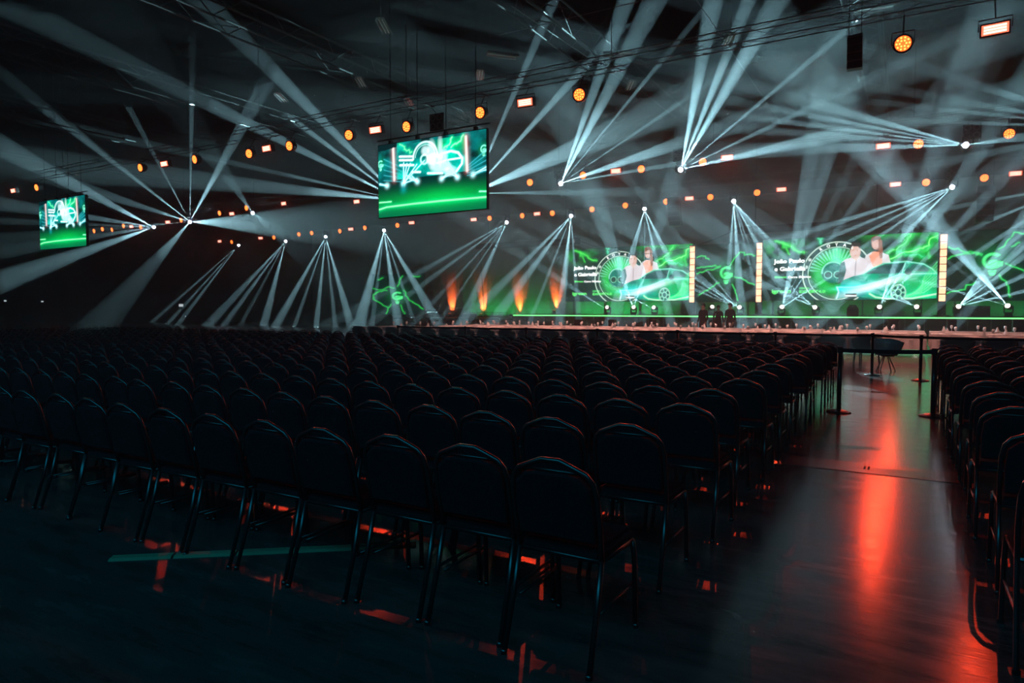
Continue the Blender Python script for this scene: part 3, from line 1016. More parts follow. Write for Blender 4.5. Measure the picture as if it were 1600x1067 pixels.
for a, b, sag, lab in cab:
    bm = bmesh.new()
    add_tube(bm, [a.lerp(b, k / 14) - Vector((0, 0, sag * 4 * (k / 14) * (1 - k / 14))) for k in range(15)], .022, 5)
    tag(obj('hanging_cable', bm, M_black), lab, 'cable', 'hanging cables')
for (p, q, Y, lab) in (((823, 386), (824, 440), 46.1, 'thin cable dropping from the farther covered truss'),
                       ((741, 405), (757, 492), 46.1, 'thin slanting cable left of the farther covered truss'),
                       ((1258, 348), (1258, 418), 46.25, 'thin cable dropping across the caption of the nearer screen')):
    a, b = at_y(*p, Y), at_y(*q, Y)
    if p[0] == 741:
        a = at_y(748, 385, Y)
    bm = bmesh.new(); add_tube(bm, [a + Vector((0, .1, .05)), a.lerp(b, .5) + Vector((.05, 0, 0)), b], .028, 5)
    tag(obj('drop_cable', bm, M_black), lab, 'cable', 'dropped cables')

# ------------------------------------------------------------------ lighting trusses and the lamps on them
YA = 22.0
TZ = 9.95
for (Y, lab, xa) in ((YA, 'lighting truss nearest the camera, carrying red wash bars', -58), (YB, 'middle lighting truss over the audience with the strongest beam heads', -70),
                     (YC, 'lighting truss above the stage front edge', -66)):
    box_truss('lighting_truss', (xa, Y, TZ), (12.5, Y, TZ), .45, M_truss, lab, 'truss', 'lighting trusses', 1.0, .018)
bm = bmesh.new()
for Y in (YA, YB, YC):
    for x in range(-54, 12, 9):
        add_tube(bm, [(x, Y, TZ + .27), (x, Y, ZR - .13)], .015, 4)
        add_tube(bm, [(x - .3, Y, TZ + .27), (x + .3, Y, TZ + .27)], .015, 4)
ro = obj('rigging_chains', bm, M_black); ro.name = 'rigging_chain'
ro['kind'] = 'stuff'; ro['label'] = 'thin chains holding the lighting trusses under the roof'; ro['category'] = 'chain'


def proto(build):
    t = build()
    return t


def bar_proto():
    t = thing('wash_bar', 'x', 'stage light')
    bm = bmesh.new(); add_box(bm, (-.33, .02, -.17), (.33, .24, .17), .02); obj('housing', bm, M_black, t)
    bm = bmesh.new(); add_box(bm, (-.29, .0, -.125), (.29, .025, .125)); obj('led_panel', bm, M_redbar, t)
    bm = bmesh.new()
    for r_ in (-1, 0, 1):
        add_box(bm, (-.245, -.006, r_ * .07 - .028), (.245, 0, r_ * .07 + .028))
    obj('diode_row', bm, M_redhot, t)
    bm = bmesh.new()
    add_tube(bm, [(-.36, .12, 0), (-.36, .12, .27), (.36, .12, .27), (.36, .12, 0)], .018, 6)
    obj('bracket', bm, M_black, t)
    return t


def par_proto():
    t = thing('par_can', 'x', 'stage light')
    bm = bmesh.new(); add_lathe(bm, [(.12, .36), (.21, .26), (.24, .05), (.25, .0), (.22, .0)], 18, axis='y')
    obj('housing', bm, M_black, t, True)
    bm = bmesh.new(); add_lathe(bm, [(.20, .0), (.20, -.012)], 18, axis='y'); obj('lens', bm, M_par, t)
    for (r, n) in ((.155, 10), (.08, 6)):
        for k in range(n):
            a = 2 * math.pi * k / n
            bm = bmesh.new(); add_lathe(bm, [(.026, -.012), (.020, -.022)], 6, (r * math.cos(a), 0, r * math.sin(a)), 'y')
            if k == 0:
                bms = bm
            else:
                bm2 = bm
                me = bpy.data.meshes.new('t'); bm2.to_mesh(me); bms.from_mesh(me); bpy.data.meshes.remove(me); bm2.free()
        obj('diode_ring', bms, M_parhot, t)
    bm = bmesh.new(); add_tube(bm, [(-.27, .12, 0), (-.27, .12, .32), (.27, .12, .32), (.27, .12, 0)], .016, 6); obj('bracket', bm, M_black, t)
    return t


def head_proto(lensmat):
    t = thing('moving_head', 'x', 'stage light')
    bm = bmesh.new(); add_box(bm, (-.17, -.13, .34), (.17, .13, .50), .02); obj('base', bm, M_black, t)
    bm = bmesh.new()
    for s in (-1, 1):
        add_box(bm, (s * .19 - .03, -.07, -.04), (s * .19 + .03, .07, .36), .012)
    add_box(bm, (-.2, -.06, .30), (.2, .06, .35), .01)
    obj('yoke', bm, M_black, t)
    bm = bmesh.new(); add_lathe(bm, [(.07, .24), (.13, .18), (.15, .0), (.13, -.14), (.12, -.18)], 16, axis='y')
    h = obj('lamp_head', bm, M_black, t, True)
    bm = bmesh.new(); add_lathe(bm, [(.125, -.18), (.115, -.20), (.05, -.215)], 16, axis='y')
    obj('lens', bm, lensmat, h)
    return t


def blinder_proto():
    t = thing('blinder_light', 'x', 'stage light')
    bm = bmesh.new(); add_box(bm, (-.34, .03, -.34), (.34, .12, .34), .02); obj('frame', bm, M_black, t)
    for sx in (-1, 1):
        for sz in (-1, 1):
            bm = bmesh.new(); add_lathe(bm, [(.06, .08), (.15, .02), (.155, 0), (.13, .0), (.05, .05)], 14, (sx * .17, 0, sz * .17), 'y')
            obj('lamp', bm, M_lens_off, t, True)
    return t


def clamp(o, Y, z0):              # pole and hook that hold a fixture under its truss
    R = o.rotation_euler.to_matrix()
    top = Vector((o.location.x, Y, TZ - .2595))
    inv = R.inverted()
    a = Vector((0, .12 if z0 < .3 else 0, z0))
    bm = bmesh.new()
    add_tube(bm, [a, inv @ (top - o.location)], .018, 5)
    add_tube(bm, [inv @ (top + Vector((0, s, 0)) - o.location) for s in (-.27, .27)], .016, 5)
    obj('clamp_pole', bm, M_black, o)


BARS_A = [(1555, 45), (820, 160), (586, 203), (416, 232), (256, 256), (20, 298)]
PARS_A = [(1411, 68), (905, 148), (750, 176), (635, 198), (545, 211), (452, 228), (389, 240), (304, 249), (219, 262), (57, 293)]
BARS_B = [(1380, 228), (1136, 246), (962, 267), (557, 315), (443, 318), (362, 334), (262, 347), (205, 354)]
PARS_B = [(1577, 209), (1435, 225), (1098, 253), (1002, 264), (911, 274), (828, 285), (385, 325), (343, 333), (283, 344), (220, 355), (193, 353), (175, 359), (160, 358), (147, 361)]
BARS_C = [(1587, 271), (1399, 288), (1221, 296), (1077, 310), (839, 334), (740, 343), (643, 348), (548, 358), (343, 377), (407, 372)]
PARS_C = [(1538, 278), (1447, 285), (1183, 301), (1110, 308), (1041, 315), (977, 321), (925, 327), (863, 333), (816, 337), (765, 341), (621, 352), (570, 356), (531, 361), (487, 364), (467, 366), (428, 371), (362, 378)]
bp, pp = bar_proto(), par_proto()
bt, pt = tree_of(bp), tree_of(pp)
first = {'bar': True, 'par': True}
for rowname, Y, bars, pars in (('nearest', YA, BARS_A, PARS_A), ('middle', YB, BARS_B, PARS_B), ('stage-front', YC, BARS_C, PARS_C)):
    for kind, lst, tr, root in (('bar', bars, bt, bp), ('par', pars, pt, pp)):
        lst = sorted(lst, key=lambda p: -p[0])
        for i, (px, py) in enumerate(lst):
            p = at_y(px, py, Y - .35)
            if kind == 'bar':
                lab = 'glowing red wash bar on the %s lighting truss, %s bar from the right' % (rowname, ordw(i))
            else:
                lab = 'round amber lamp on the %s lighting truss, %s round lamp from the right' % (rowname, ordw(i))
            rot = (math.radians(22), 0, math.radians(random.uniform(-6, 6)))
            # they face the audience and dip a little
            if first[kind]:
                first[kind] = False
                o = root
                o.location = p; o.rotation_euler = rot; o['label'] = lab
            else:
                o = dup(tr, None, p, rot, lab, 'red wash bars' if kind == 'bar' else 'round amber lamps')
            o['group'] = ('red wash bars' if kind == 'bar' else 'round amber lamps') + ' on the %s truss' % rowname
            o.rotation_euler.x = math.radians(12)
            clamp(o, Y, .27)
            if kind == 'bar':
                # the bar's own red light, thrown down the hall and on to the floor
                mir = Vector((p.x * EYE / (EYE + p.z), p.y * EYE / (EYE + p.z), 0))
                l = bpy.data.lights.new('wash_bar_lamp', 'SPOT')
                near = rowname == 'nearest' or px > 950
                l.energy = {'nearest': 290, 'middle': 860, 'stage-front': 640}[rowname] * (1 if near else .2)
                l.color = (1, .05, .015)
                l.spot_size = math.radians(44 if near else 60)
                l.spot_blend = 1.0
                l.shadow_soft_size = .03
                lo = bpy.data.objects.new('wash_bar_lamp', l)
                COL.objects.link(lo)
                dd = (mir - p).normalized()
                lo.location = p + dd * .12
                lo.rotation_euler = dd.to_track_quat('-Z', 'Y').to_euler()

hp = head_proto(M_lens)
ht = tree_of(hp)
hpf = head_proto(M_lens_warm)
hft = tree_of(hpf)
first_h = first_f = True
rowcount = {}
for hi_, ((hx, hy, Y), pw, beams) in enumerate(sorted(HEADS, key=lambda h: -h[0][0])):
    p, d = head_aim(hx, hy, Y, beams)
    row = {YB: 'middle lighting truss', YC: 'stage-front lighting truss', YS: 'stage deck'}[Y]
    k = rowcount.get(row, 0)
    rowcount[row] = k + 1
    if Y == YS:
        lab = 'beam light standing on the stage deck, %s from the right' % ordw(k)
        if first_f:
            o = hpf; first_f = False
        else:
            o = dup(hft)
    else:
        lab = 'white beam light under the %s, %s from the right' % (row, ordw(k))
        if first_h:
            o = hp; first_h = False
        else:
            o = dup(ht)
    o['label'] = lab
    o['group'] = 'beam lights on the ' + row
    o.location = p
    if Y == YS:
        o.location.z = max(p.z, DECK + .5)
        o.rotation_euler = (math.radians(180), 0, 0)
        flip = Matrix.Rotation(math.radians(180), 3, 'X')
    else:
        flip = Matrix.Identity(3)
    for c in kids(o):
        if c.name.startswith('lamp_head'):
            q = (flip.inverted() @ d).to_track_quat('-Y', 'Z')
            c.rotation_euler = q.to_euler()
    if Y != YS:
        clamp(o, Y, .48)
    elif o.location.z > DECK + .51:
        bm = bmesh.new(); add_box(bm, (-.2, -.16, .5), (.2, .16, o.location.z - DECK)); obj('stand', bm, M_black, o)

bl = blinder_proto()
blt = tree_of(bl)
for i, (px, py, Y) in enumerate([(1519, 205, YB), (1488, 271, YC), (1061, 242, YB), (1145, 296, YC), (925, 325, YC), (681, 190, YA), (873, 268, YB), (790, 330, YC), (600, 343, YC)]):
    p = at_y(px, py, Y + .35)
    lab = 'unlit four-lamp blinder hung above a beam light, %s from the right' % ordw(sorted([1519, 1488, 1061, 1145, 925, 681, 873, 790, 600], reverse=True).index(px))
    if i == 0:
        o = bl; o.location = p; o['label'] = lab
    else:
        o = dup(blt, None, p, None, lab)
    o['group'] = 'four-lamp blinders'
    clamp(o, Y, .34)

# ------------------------------------------------------------------ line arrays of loudspeakers
def line_array(px, py, Y, n, w, h, lab):
    p = at_y(px, py, Y)
    t = thing('line_array', lab, 'loudspeaker', p, 0, 'hanging loudspeaker arrays')
    for k in range(n):
        bm = bmesh.new()
        dy = .035 * k * k
        add_box(bm, (-w / 2, -w * .35 + dy * .5, -h * (k + 1) + .012), (w / 2, w * .35 + dy * .5, -h * k), .015)
        obj('speaker_module', bm, M_black, t)
    bm = bmesh.new()
    add_box(bm, (-w / 2, -w * .35, .0), (w / 2, w * .35, .06))
    obj('fly_frame', bm, M_truss, t)
    bm = bmesh.new()
    for s in (-1, 1):
        add_tube(bm, [(s * w * .4, 0, .04), (s * w * .4, 0, ZR - p.z)], .012, 5)
    obj('rigging_cable', bm, M_black, t)


line_array(1336, 60, 21.0, 4, .38, .2, 'short black hanging speaker stack near the top edge of the picture')
line_array(1053, 309, 44.0, 6, .78, .30, 'tall black hanging speaker stack above the gap between screens')
line_array(1541, 292, 44.0, 6, .78, .30, 'tall black hanging speaker stack above the right emblem screen')

# ------------------------------------------------------------------ unlit hall luminaires under the roof
M_lum = principled('luminaire_reflector', (.55, .58, .58), .25, .7)
lum = [(565, 128, 24, .55), (440, 152, 28, .55), (785, 85, 20, -.7), (750, 118, 26, .6), (600, 40, 17, .5), (967, 82, 26, -1.2), (1138, 62, 22, .4), (1365, 12, 17, -1.4), (985, 133, 30, .5), (640, 160, 32, .5), (115, 270, 32, .3)]
lt = None
for i, (px, py, Y, rz) in enumerate(sorted(lum, key=lambda q: -q[0])):
    p = at_z(px, py, 13.6)
    lab = 'unlit louvred hall lamp hanging under the dark roof, %s from the right' % ordw(i)
    if lt is None:
        t = thing('ceiling_luminaire', lab, 'ceiling lamp', p, rz, 'unlit hall lamps')
        bm = bmesh.new()
        add_prism(bm, [(-.22, -.10), (-.16, .04), (.16, .04), (.22, -.10), (.20, -.10), (.15, .02), (-.15, .02), (-.20, -.10)], -.75, .75)
        obj('reflector', bm, M_lum, t)
        bm = bmesh.new()
        for k in range(2):
            add_tube(bm, [(-.07 + .14 * k, -.7, -.04), (-.07 + .14 * k, .7, -.04)], .02, 6)
        obj('tube_lamp', bm, M_white, t)
        bm = bmesh.new()
        for s in (-1, 1):
            add_tube(bm, [(0, s * .6, .04), (0, s * .6, ZR - 13.6)], .008, 4)
        obj('hanging_wire', bm, M_black, t)
        lt = tree_of(t)
    else:
        dup(lt, None, p, (0, 0, rz), lab)
# thin stay cables under the roof
for i, (a, b) in enumerate((((800, 10, 22), (1090, 205, 40)), ((1085, -5, 20), (1225, 200, 40)), ((780, 55, 24), (1040, -8, 18)))):
    A_, B_ = at_z(a[0], a[1], 13.9), at_z(b[0], b[1], 13.9)
    bm = bmesh.new(); add_tube(bm, [A_, B_], .018, 4)
    tag(obj('stay_cable', bm, M_truss), 'thin slanting stay cable under the roof, %s of three from the left' % ORD[(0, 2, 1)[i]], 'cable', 'roof stay cables')

# ------------------------------------------------------------------ belt barriers
def stanchion(lab, x, y, r=.031, h=.98, group='belt barrier posts'):
    t = thing('barrier_post', lab, 'barrier post', (x, y, 0), 0, group)
    bm = bmesh.new(); add_lathe(bm, [(.17, 0), (.17, .012), (.12, .028), (.04, .045)], 24); obj('base', bm, M_post, t, False)
    bm = bmesh.new(); add_lathe(bm, [(r, .03), (r, h - .09)], 14); obj('post', bm, M_post, t, True)
    bm = bmesh.new(); add_lathe(bm, [(r * 1.25, h - .09), (r * 1.25, h - .005), (r * .9, h)], 14); obj('belt_head', bm, M_belt, t)
    return Vector((x, y, h - .05))


def belt(a, b, lab, w=.055):
    bm = bmesh.new()
    n = 8
    top, bot = [], []
    for k in range(n + 1):
        p = a.lerp(b, k / n) - Vector((0, 0, .012 * 4 * (k / n) * (1 - k / n)))
        top.append(p + Vector((0, 0, w / 2)))
        bot.append(p - Vector((0, 0, w / 2)))
    for q in (-.0015, .0015):
        vt = [bm.verts.new(p + Vector((0, q, 0))) for p in top]
        vb = [bm.verts.new(p + Vector((0, q, 0))) for p in bot]
        for k in range(n):
            bm.faces.new((vt[k], vt[k + 1], vb[k + 1], vb[k]))
    tag(obj('barrier_belt', bm, M_belt), lab, 'barrier belt', 'black barrier belts')


far_px = [(622, 17.6), (727, 17.6), (822, 17.6), (933, 17.5), (1058, 17.5), (1211, 17.4), (1363, 17.6), (1439, 16.8), (1640, 16.6)]
pts = []
for i, (px, Y) in enumerate(sorted(far_px, key=lambda q: -q[0])):
    p = at_y(px, 550, Y)
    pts.append(stanchion('black belt barrier post in the far line before the tables, %s from the right' % ORD[i], p.x, Y, group='far belt barrier posts'))
for i in range(len(pts) - 1):
    belt(pts[i], pts[i + 1], 'black belt of the far barrier line, %s stretch from the right' % ORD[i])
nl = stanchion('black belt barrier post at the left side of the aisle', -.86, 11.1)
nr = stanchion('black belt barrier post at the right side of the aisle', .34, 11.35)
belt(nl, nr, 'black belt closing the aisle between the two nearer posts', .06)

# ------------------------------------------------------------------ white armchairs and laid tables behind the barrier
def armchair_proto():
    t = thing('armchair', 'x', 'armchair')
    bm = bmesh.new()       # curved shell back, seen from behind
    n = 14
    rows = []
    for (z, hw, dy) in ((.34, .33, .0), (.50, .37, -.03), (.64, .385, -.05), (.72, .37, -.06), (.765, .33, -.062), (.78, .26, -.06)):
        ring = []
        for k in range(n + 1):
            u = -1 + 2 * k / n
            ring.append((hw * u, dy + .16 * u * u * u * u, z))
        rows.append(ring)
    fr = [[bm.verts.new((x, y, z)) for x, y, z in r] for r in rows]
    bk = [[bm.verts.new((x * .93, y + .05, z * .995)) for x, y, z in r] for r in rows]
    for g, fl in ((fr, False), (bk, True)):
        for i in range(len(g) - 1):
            for k in range(n):
                f = (g[i][k], g[i][k + 1], g[i + 1][k + 1], g[i + 1][k])
                bm.faces.new(f[::-1] if fl else f)
    for k in range(n):
        bm.faces.new((fr[-1][k], fr[-1][k + 1], bk[-1][k + 1], bk[-1][k]))
        bm.faces.new((fr[0][k + 1], fr[0][k], bk[0][k], bk[0][k + 1]))
    for i in range(len(fr) - 1):
        bm.faces.new((fr[i][0], fr[i + 1][0], bk[i + 1][0], bk[i][0]))
        bm.faces.new((fr[i + 1][n], fr[i][n], bk[i][n], bk[i + 1][n]))
    obj('backrest', bm, M_leather, t, True)
    bm = bmesh.new()       # pale piping round the back
    edge = [(-.34, .13, .36), (-.385, .10, .55), (-.39, .08, .68), (-.34, .0, .775), (-.2, -.055, .79), (.2, -.055, .79), (.34, .0, .775), (.39, .08, .68), (.385, .10, .55), (.34, .13, .36)]
    add_tube(bm, edge, .022, 6)
    obj('piping', bm, M_shell, t, True)['label'] = 'bright white rim of the backrest'
    bm = bmesh.new(); add_box(bm, (-.33, .04, .34), (.33, .60, .45), .03); obj('seat', bm, M_shell, t)
    for s in (-1, 1):
        bm = bmesh.new(); add_box(bm, (s * .37 - .04, .08, .40), (s * .37 + .04, .55, .60), .03); obj('armrest', bm, M_shell, t)
        for yy in (.08, .54):
            bm = bmesh.new(); add_tube(bm, [(s * .29, yy, .35), (s * .32, yy, 0)], [.018, .012], 6); obj('leg', bm, M_truss, t)
    return t


def tub_proto():
    t = thing('tub_chair', 'grey tub chair with an orange-lit inside, standing alone in the aisle gap', 'armchair')
    bm = bmesh.new()
    n = 20
    outer = []
    for z, r in ((.36, .13), (.42, .24), (.54, .32), (.68, .37), (.82, .38)):
        outer.append([(r * math.cos(math.pi + math.pi * k / n), .12 + r * .8 * math.sin(math.pi + math.pi * k / n), z - (.10 if z > .7 else 0) * abs(math.cos(math.pi * k / n)) ** 3) for k in range(n + 1)])
    g = [[bm.verts.new(p) for p in r] for r in outer]
    for i in range(4):
        for k in range(n):
            bm.faces.new((g[i][k], g[i][k + 1], g[i + 1][k + 1], g[i + 1][k]))
    o = obj('shell', bm, M_shell, t, True)
    o.modifiers.new('thick', 'SOLIDIFY').thickness = .03
    bm = bmesh.new(); add_lathe(bm, [(.05, .37), (.24, .40), (.27, .46), (.22, .49)], 20, (0, .05, 0)); obj('seat', bm, M_leather, t, True)
    for a in range(4):
        ang = math.pi / 4 + a * math.pi / 2
        bm = bmesh.new(); add_tube(bm, [(.05 * math.cos(ang), .05 + .05 * math.sin(ang), .40), (.24 * math.cos(ang), .05 + .24 * math.sin(ang), 0)], .012, 6); obj('leg', bm, M_truss, t)
    return t


ap = armchair_proto()
at_ = tree_of(ap)
ax = [x for x in [-.98 - .90 * i for i in range(22)]] + [1.15 + .9 * i for i in range(5)]
for i, x in enumerate(ax):
    if x < 0:
        lab = 'pale armchair with white rim behind the far barrier, %s left of the aisle' % ordw(i)
    else:
        lab = 'pale armchair with white rim behind the far barrier, %s right of the aisle' % ordw(i - 22)
    loc = (x, 21.0 + random.uniform(-.05, .05), 0)
    if i == 0:
        ap.location = loc; ap['label'] = lab; ap['group'] = 'pale armchairs before the tables'
    else:
        dup(at_, None, loc, (0, 0, random.uniform(-.06, .06)), lab, 'pale armchairs before the tables')
tub = tub_proto()
tp = at_z(1384, 574, 0.0)
tub.location = (at_y(1384, 540, 18.9).x, 18.9, 0)
tub.rotation_euler = (0, 0, -.25)

TABLE_Z = .76


def table_mesh(W, D):
    bm = bmesh.new()
    nx, ny = 26, 8
    # cloth: top, rounded edge, wavy drop
    prof = []
    per = []
    for k in range(nx): per.append((-W / 2 + W * k / nx, -D / 2, 0, -1))
    for k in range(ny): per.append((W / 2, -D / 2 + D * k / ny, 1, 0))
    for k in range(nx): per.append((W / 2 - W * k / nx, D / 2, 0, 1))
    for k in range(ny): per.append((-W / 2, D / 2 - D * k / ny, -1, 0))
    n = len(per)
    rings = []
    for (z, out, wav) in ((TABLE_Z, -.01, 0), (TABLE_Z - .012, .006, 0), (TABLE_Z - .2, .012, .012), (TABLE_Z - .5, .02, .03)):
        rings.append([bm.verts.new((x + nx_ * (out + wav * math.sin(i * 2.1)), y + ny_ * (out + wav * math.sin(i * 2.1)), z)) for i, (x, y, nx_, ny_) in enumerate(per)])
    bm.faces.new(rings[0])
    for A, B in zip(rings, rings[1:]):
        for k in range(n):
            bm.faces.new((A[k], A[(k + 1) % n], B[(k + 1) % n], B[k]))
    return bm


ti = 0
me_cloth = to_mesh('tablecloth', table_mesh(3.0, 1.0), M_cloth)
bm = bmesh.new(); add_box(bm, (-1.46, -.47, TABLE_Z - .04), (1.46, .47, TABLE_Z - .014)); me_top = to_mesh('tabletop', bm, M_black)
bm = bmesh.new(); add_tube(bm, [(0, 0, 0), (0, 0, TABLE_Z - .04)], .022, 6); me_leg = to_mesh('leg', bm, M_truss)
bm = bmesh.new(); add_lathe(bm, [(.05, 0), (.13, .008), (.135, .018), (.06, .006)], 16); me_plate = to_mesh('plate', bm, M_white)
bm = bmesh.new(); add_lathe(bm, [(.035, 0), (.006, .008), (.006, .09), (.035, .12), (.042, .17), (.034, .22)], 12); me_glass = to_mesh('glass', bm, M_glass, True)
bm = bmesh.new(); add_lathe(bm, [(.07, 0), (.05, .06), (.012, .17)], 10); me_napkin = to_mesh('folded_napkin', bm, M_white)
rowtab = (('front', 22.7), ('second', 24.9), ('rear', 27.1))
for rn, Y in rowtab:
    xs = [(-2.6 if rn == 'front' else -1.0) - 3.15 * i for i in range(6)] + ([2.9, 6.05] if rn == 'front' else [2.15, 5.3])
    for i, x in enumerate(xs):
        side = '%s left of the aisle' % ordw(i) if i < 6 else '%s right of the aisle' % ordw(i - 6)
        t = thing('banquet_table', 'long banquet table under white cloth in the %s table row, %s' % (rn, side), 'table', (x, Y, 0), 0, 'banquet tables')
        link('tabletop', me_top, t)
        for sx in (-1.4, 1.4):
            for sy in (-.42, .42):
                link('leg', me_leg, t, (sx, sy, 0))
        c = link('tablecloth', me_cloth, None, (x, Y, 0))
        tag(c, 'white cloth draped over a table in the %s table row, %s' % (rn, side), 'tablecloth', 'white tablecloths')
        for k in range(4):
            pxx = x - 1.1 + .73 * k
            for sy in (-1,):
                o = link('plate', me_plate, None, (pxx, Y + sy * .3, TABLE_Z))
                tag(o, 'white plate on the %s-row table %s' % (rn, side), 'plate', 'plates on the %s-row table %s' % (rn, side))
                if (k + i) % 2 == 0:
                    o = link('folded_napkin', me_napkin, None, (pxx, Y + sy * .3, TABLE_Z + .008))
                    tag(o, 'white folded napkin cone on the %s-row table %s' % (rn, side), 'napkin', 'napkins on the %s-row table %s' % (rn, side))
                o = link('drinking_glass', me_glass, None, (pxx + .22, Y + sy * .18, TABLE_Z))
                tag(o, 'stemmed glass on the %s-row table %s' % (rn, side), 'glass', 'glasses on the %s-row table %s' % (rn, side))

# low speaker boxes between tables and stage
for i, (px, py, w, h) in enumerate(((1591, 512, .36, .62), (1487, 514, .30, .72), (1396, 512, .36, .5), (1022, 513, .34, .55), (957, 512, .3, .55), (907, 511, .5, .6))):
    Y = 30.5
    p = at_y(px, py, Y)
    t = thing('front_speaker', 'black upright speaker box between tables and stage, %s from the right' % ORD[i], 'loudspeaker', (p.x, Y, 0), 0, 'front speaker boxes')
    top = at_y(px, 499, Y).z
    bm = bmesh.new(); add_box(bm, (-w / 2, -.2, top - .62), (w / 2, .2, top), .02); obj('cabinet', bm, M_black, t)
    bm = bmesh.new(); add_box(bm, (-w / 2 + .03, -.212, top - .58), (w / 2 - .03, -.2, top - .04)); obj('grille', bm, M_matte, t)
    bm = bmesh.new(); add_tube(bm, [(0, 0, .02), (0, 0, top - .62)], .02, 6); add_lathe(bm, [(.2, 0), (.2, .02)], 12); obj('stand', bm, M_black, t)
# road cases and a monitor on the stage
for i, (px, w, h, lab) in enumerate(((1524, 1.7, .62, 'wide dark equipment case on the stage deck right of the nearer large screen'),
                                     (1330, .62, .62, 'dark rounded speaker on the stage deck below the nearer large screen'))):
    p = at_y(px, 495, 43.7)
    t = thing('equipment_case' if i == 0 else 'monitor_speaker', lab, 'case' if i == 0 else 'loudspeaker', (p.x, 46.4 if i == 0 else 44.9, DECK))
    bm = bmesh.new()
    if i == 0:
        add_box(bm, (-w / 2, -.35, 0), (w / 2, .35, h), .03)
    else:
        add_prism(bm, [(-.31, 0), (-.31, .45), (-.16, .68), (.16, .68), (.31, .45), (.31, 0)], -.25, .25)
    obj('body', bm, M_black, t)
    bm = bmesh.new(); add_box(bm, (-w / 2 + .05, -.36, .1), (w / 2 - .05, -.345, .4)); obj('front_panel', bm, M_matte, t)
    bm = bmesh.new(); add_tube(bm, [(-.12, -.37, .44), (-.12, -.40, .48), (.12, -.40, .48), (.12, -.37, .44)], .012, 5); obj('handle', bm, M_truss, t)

# keyboard stand, small desk and drum riser pieces on the side platform
t = thing('keyboard_stand', 'keyboard on a crossed stand on the low side platform', 'keyboard', (at_y(712, 495, 45.6).x, 45.6, .74))
bm = bmesh.new(); add_box(bm, (-.65, -.16, .78), (.65, .16, .86), .01); obj('keyboard', bm, M_white, t)
bm = bmesh.new(); add_tube(bm, [(-.4, 0, 0), (.4, 0, .78)], .018, 6); add_tube(bm, [(.4, .05, 0), (-.4, .05, .78)], .018, 6); obj('stand', bm, M_black, t)
t = thing('mixing_desk', 'small tilted mixing desk left of the stage near the uplights', 'mixing desk', (at_y(733, 505, 45.2).x, 45.2, .74))
bm = bmesh.new(); add_prism(bm, [(-.6, .30), (.6, .30), (.6, .36), (-.6, .50)], -.3, .3); obj('console', bm, M_shell, t)
bm = bmesh.new(); add_box(bm, (-.55, -.25, 0), (.55, .25, .30), .01); obj('case', bm, M_black, t)

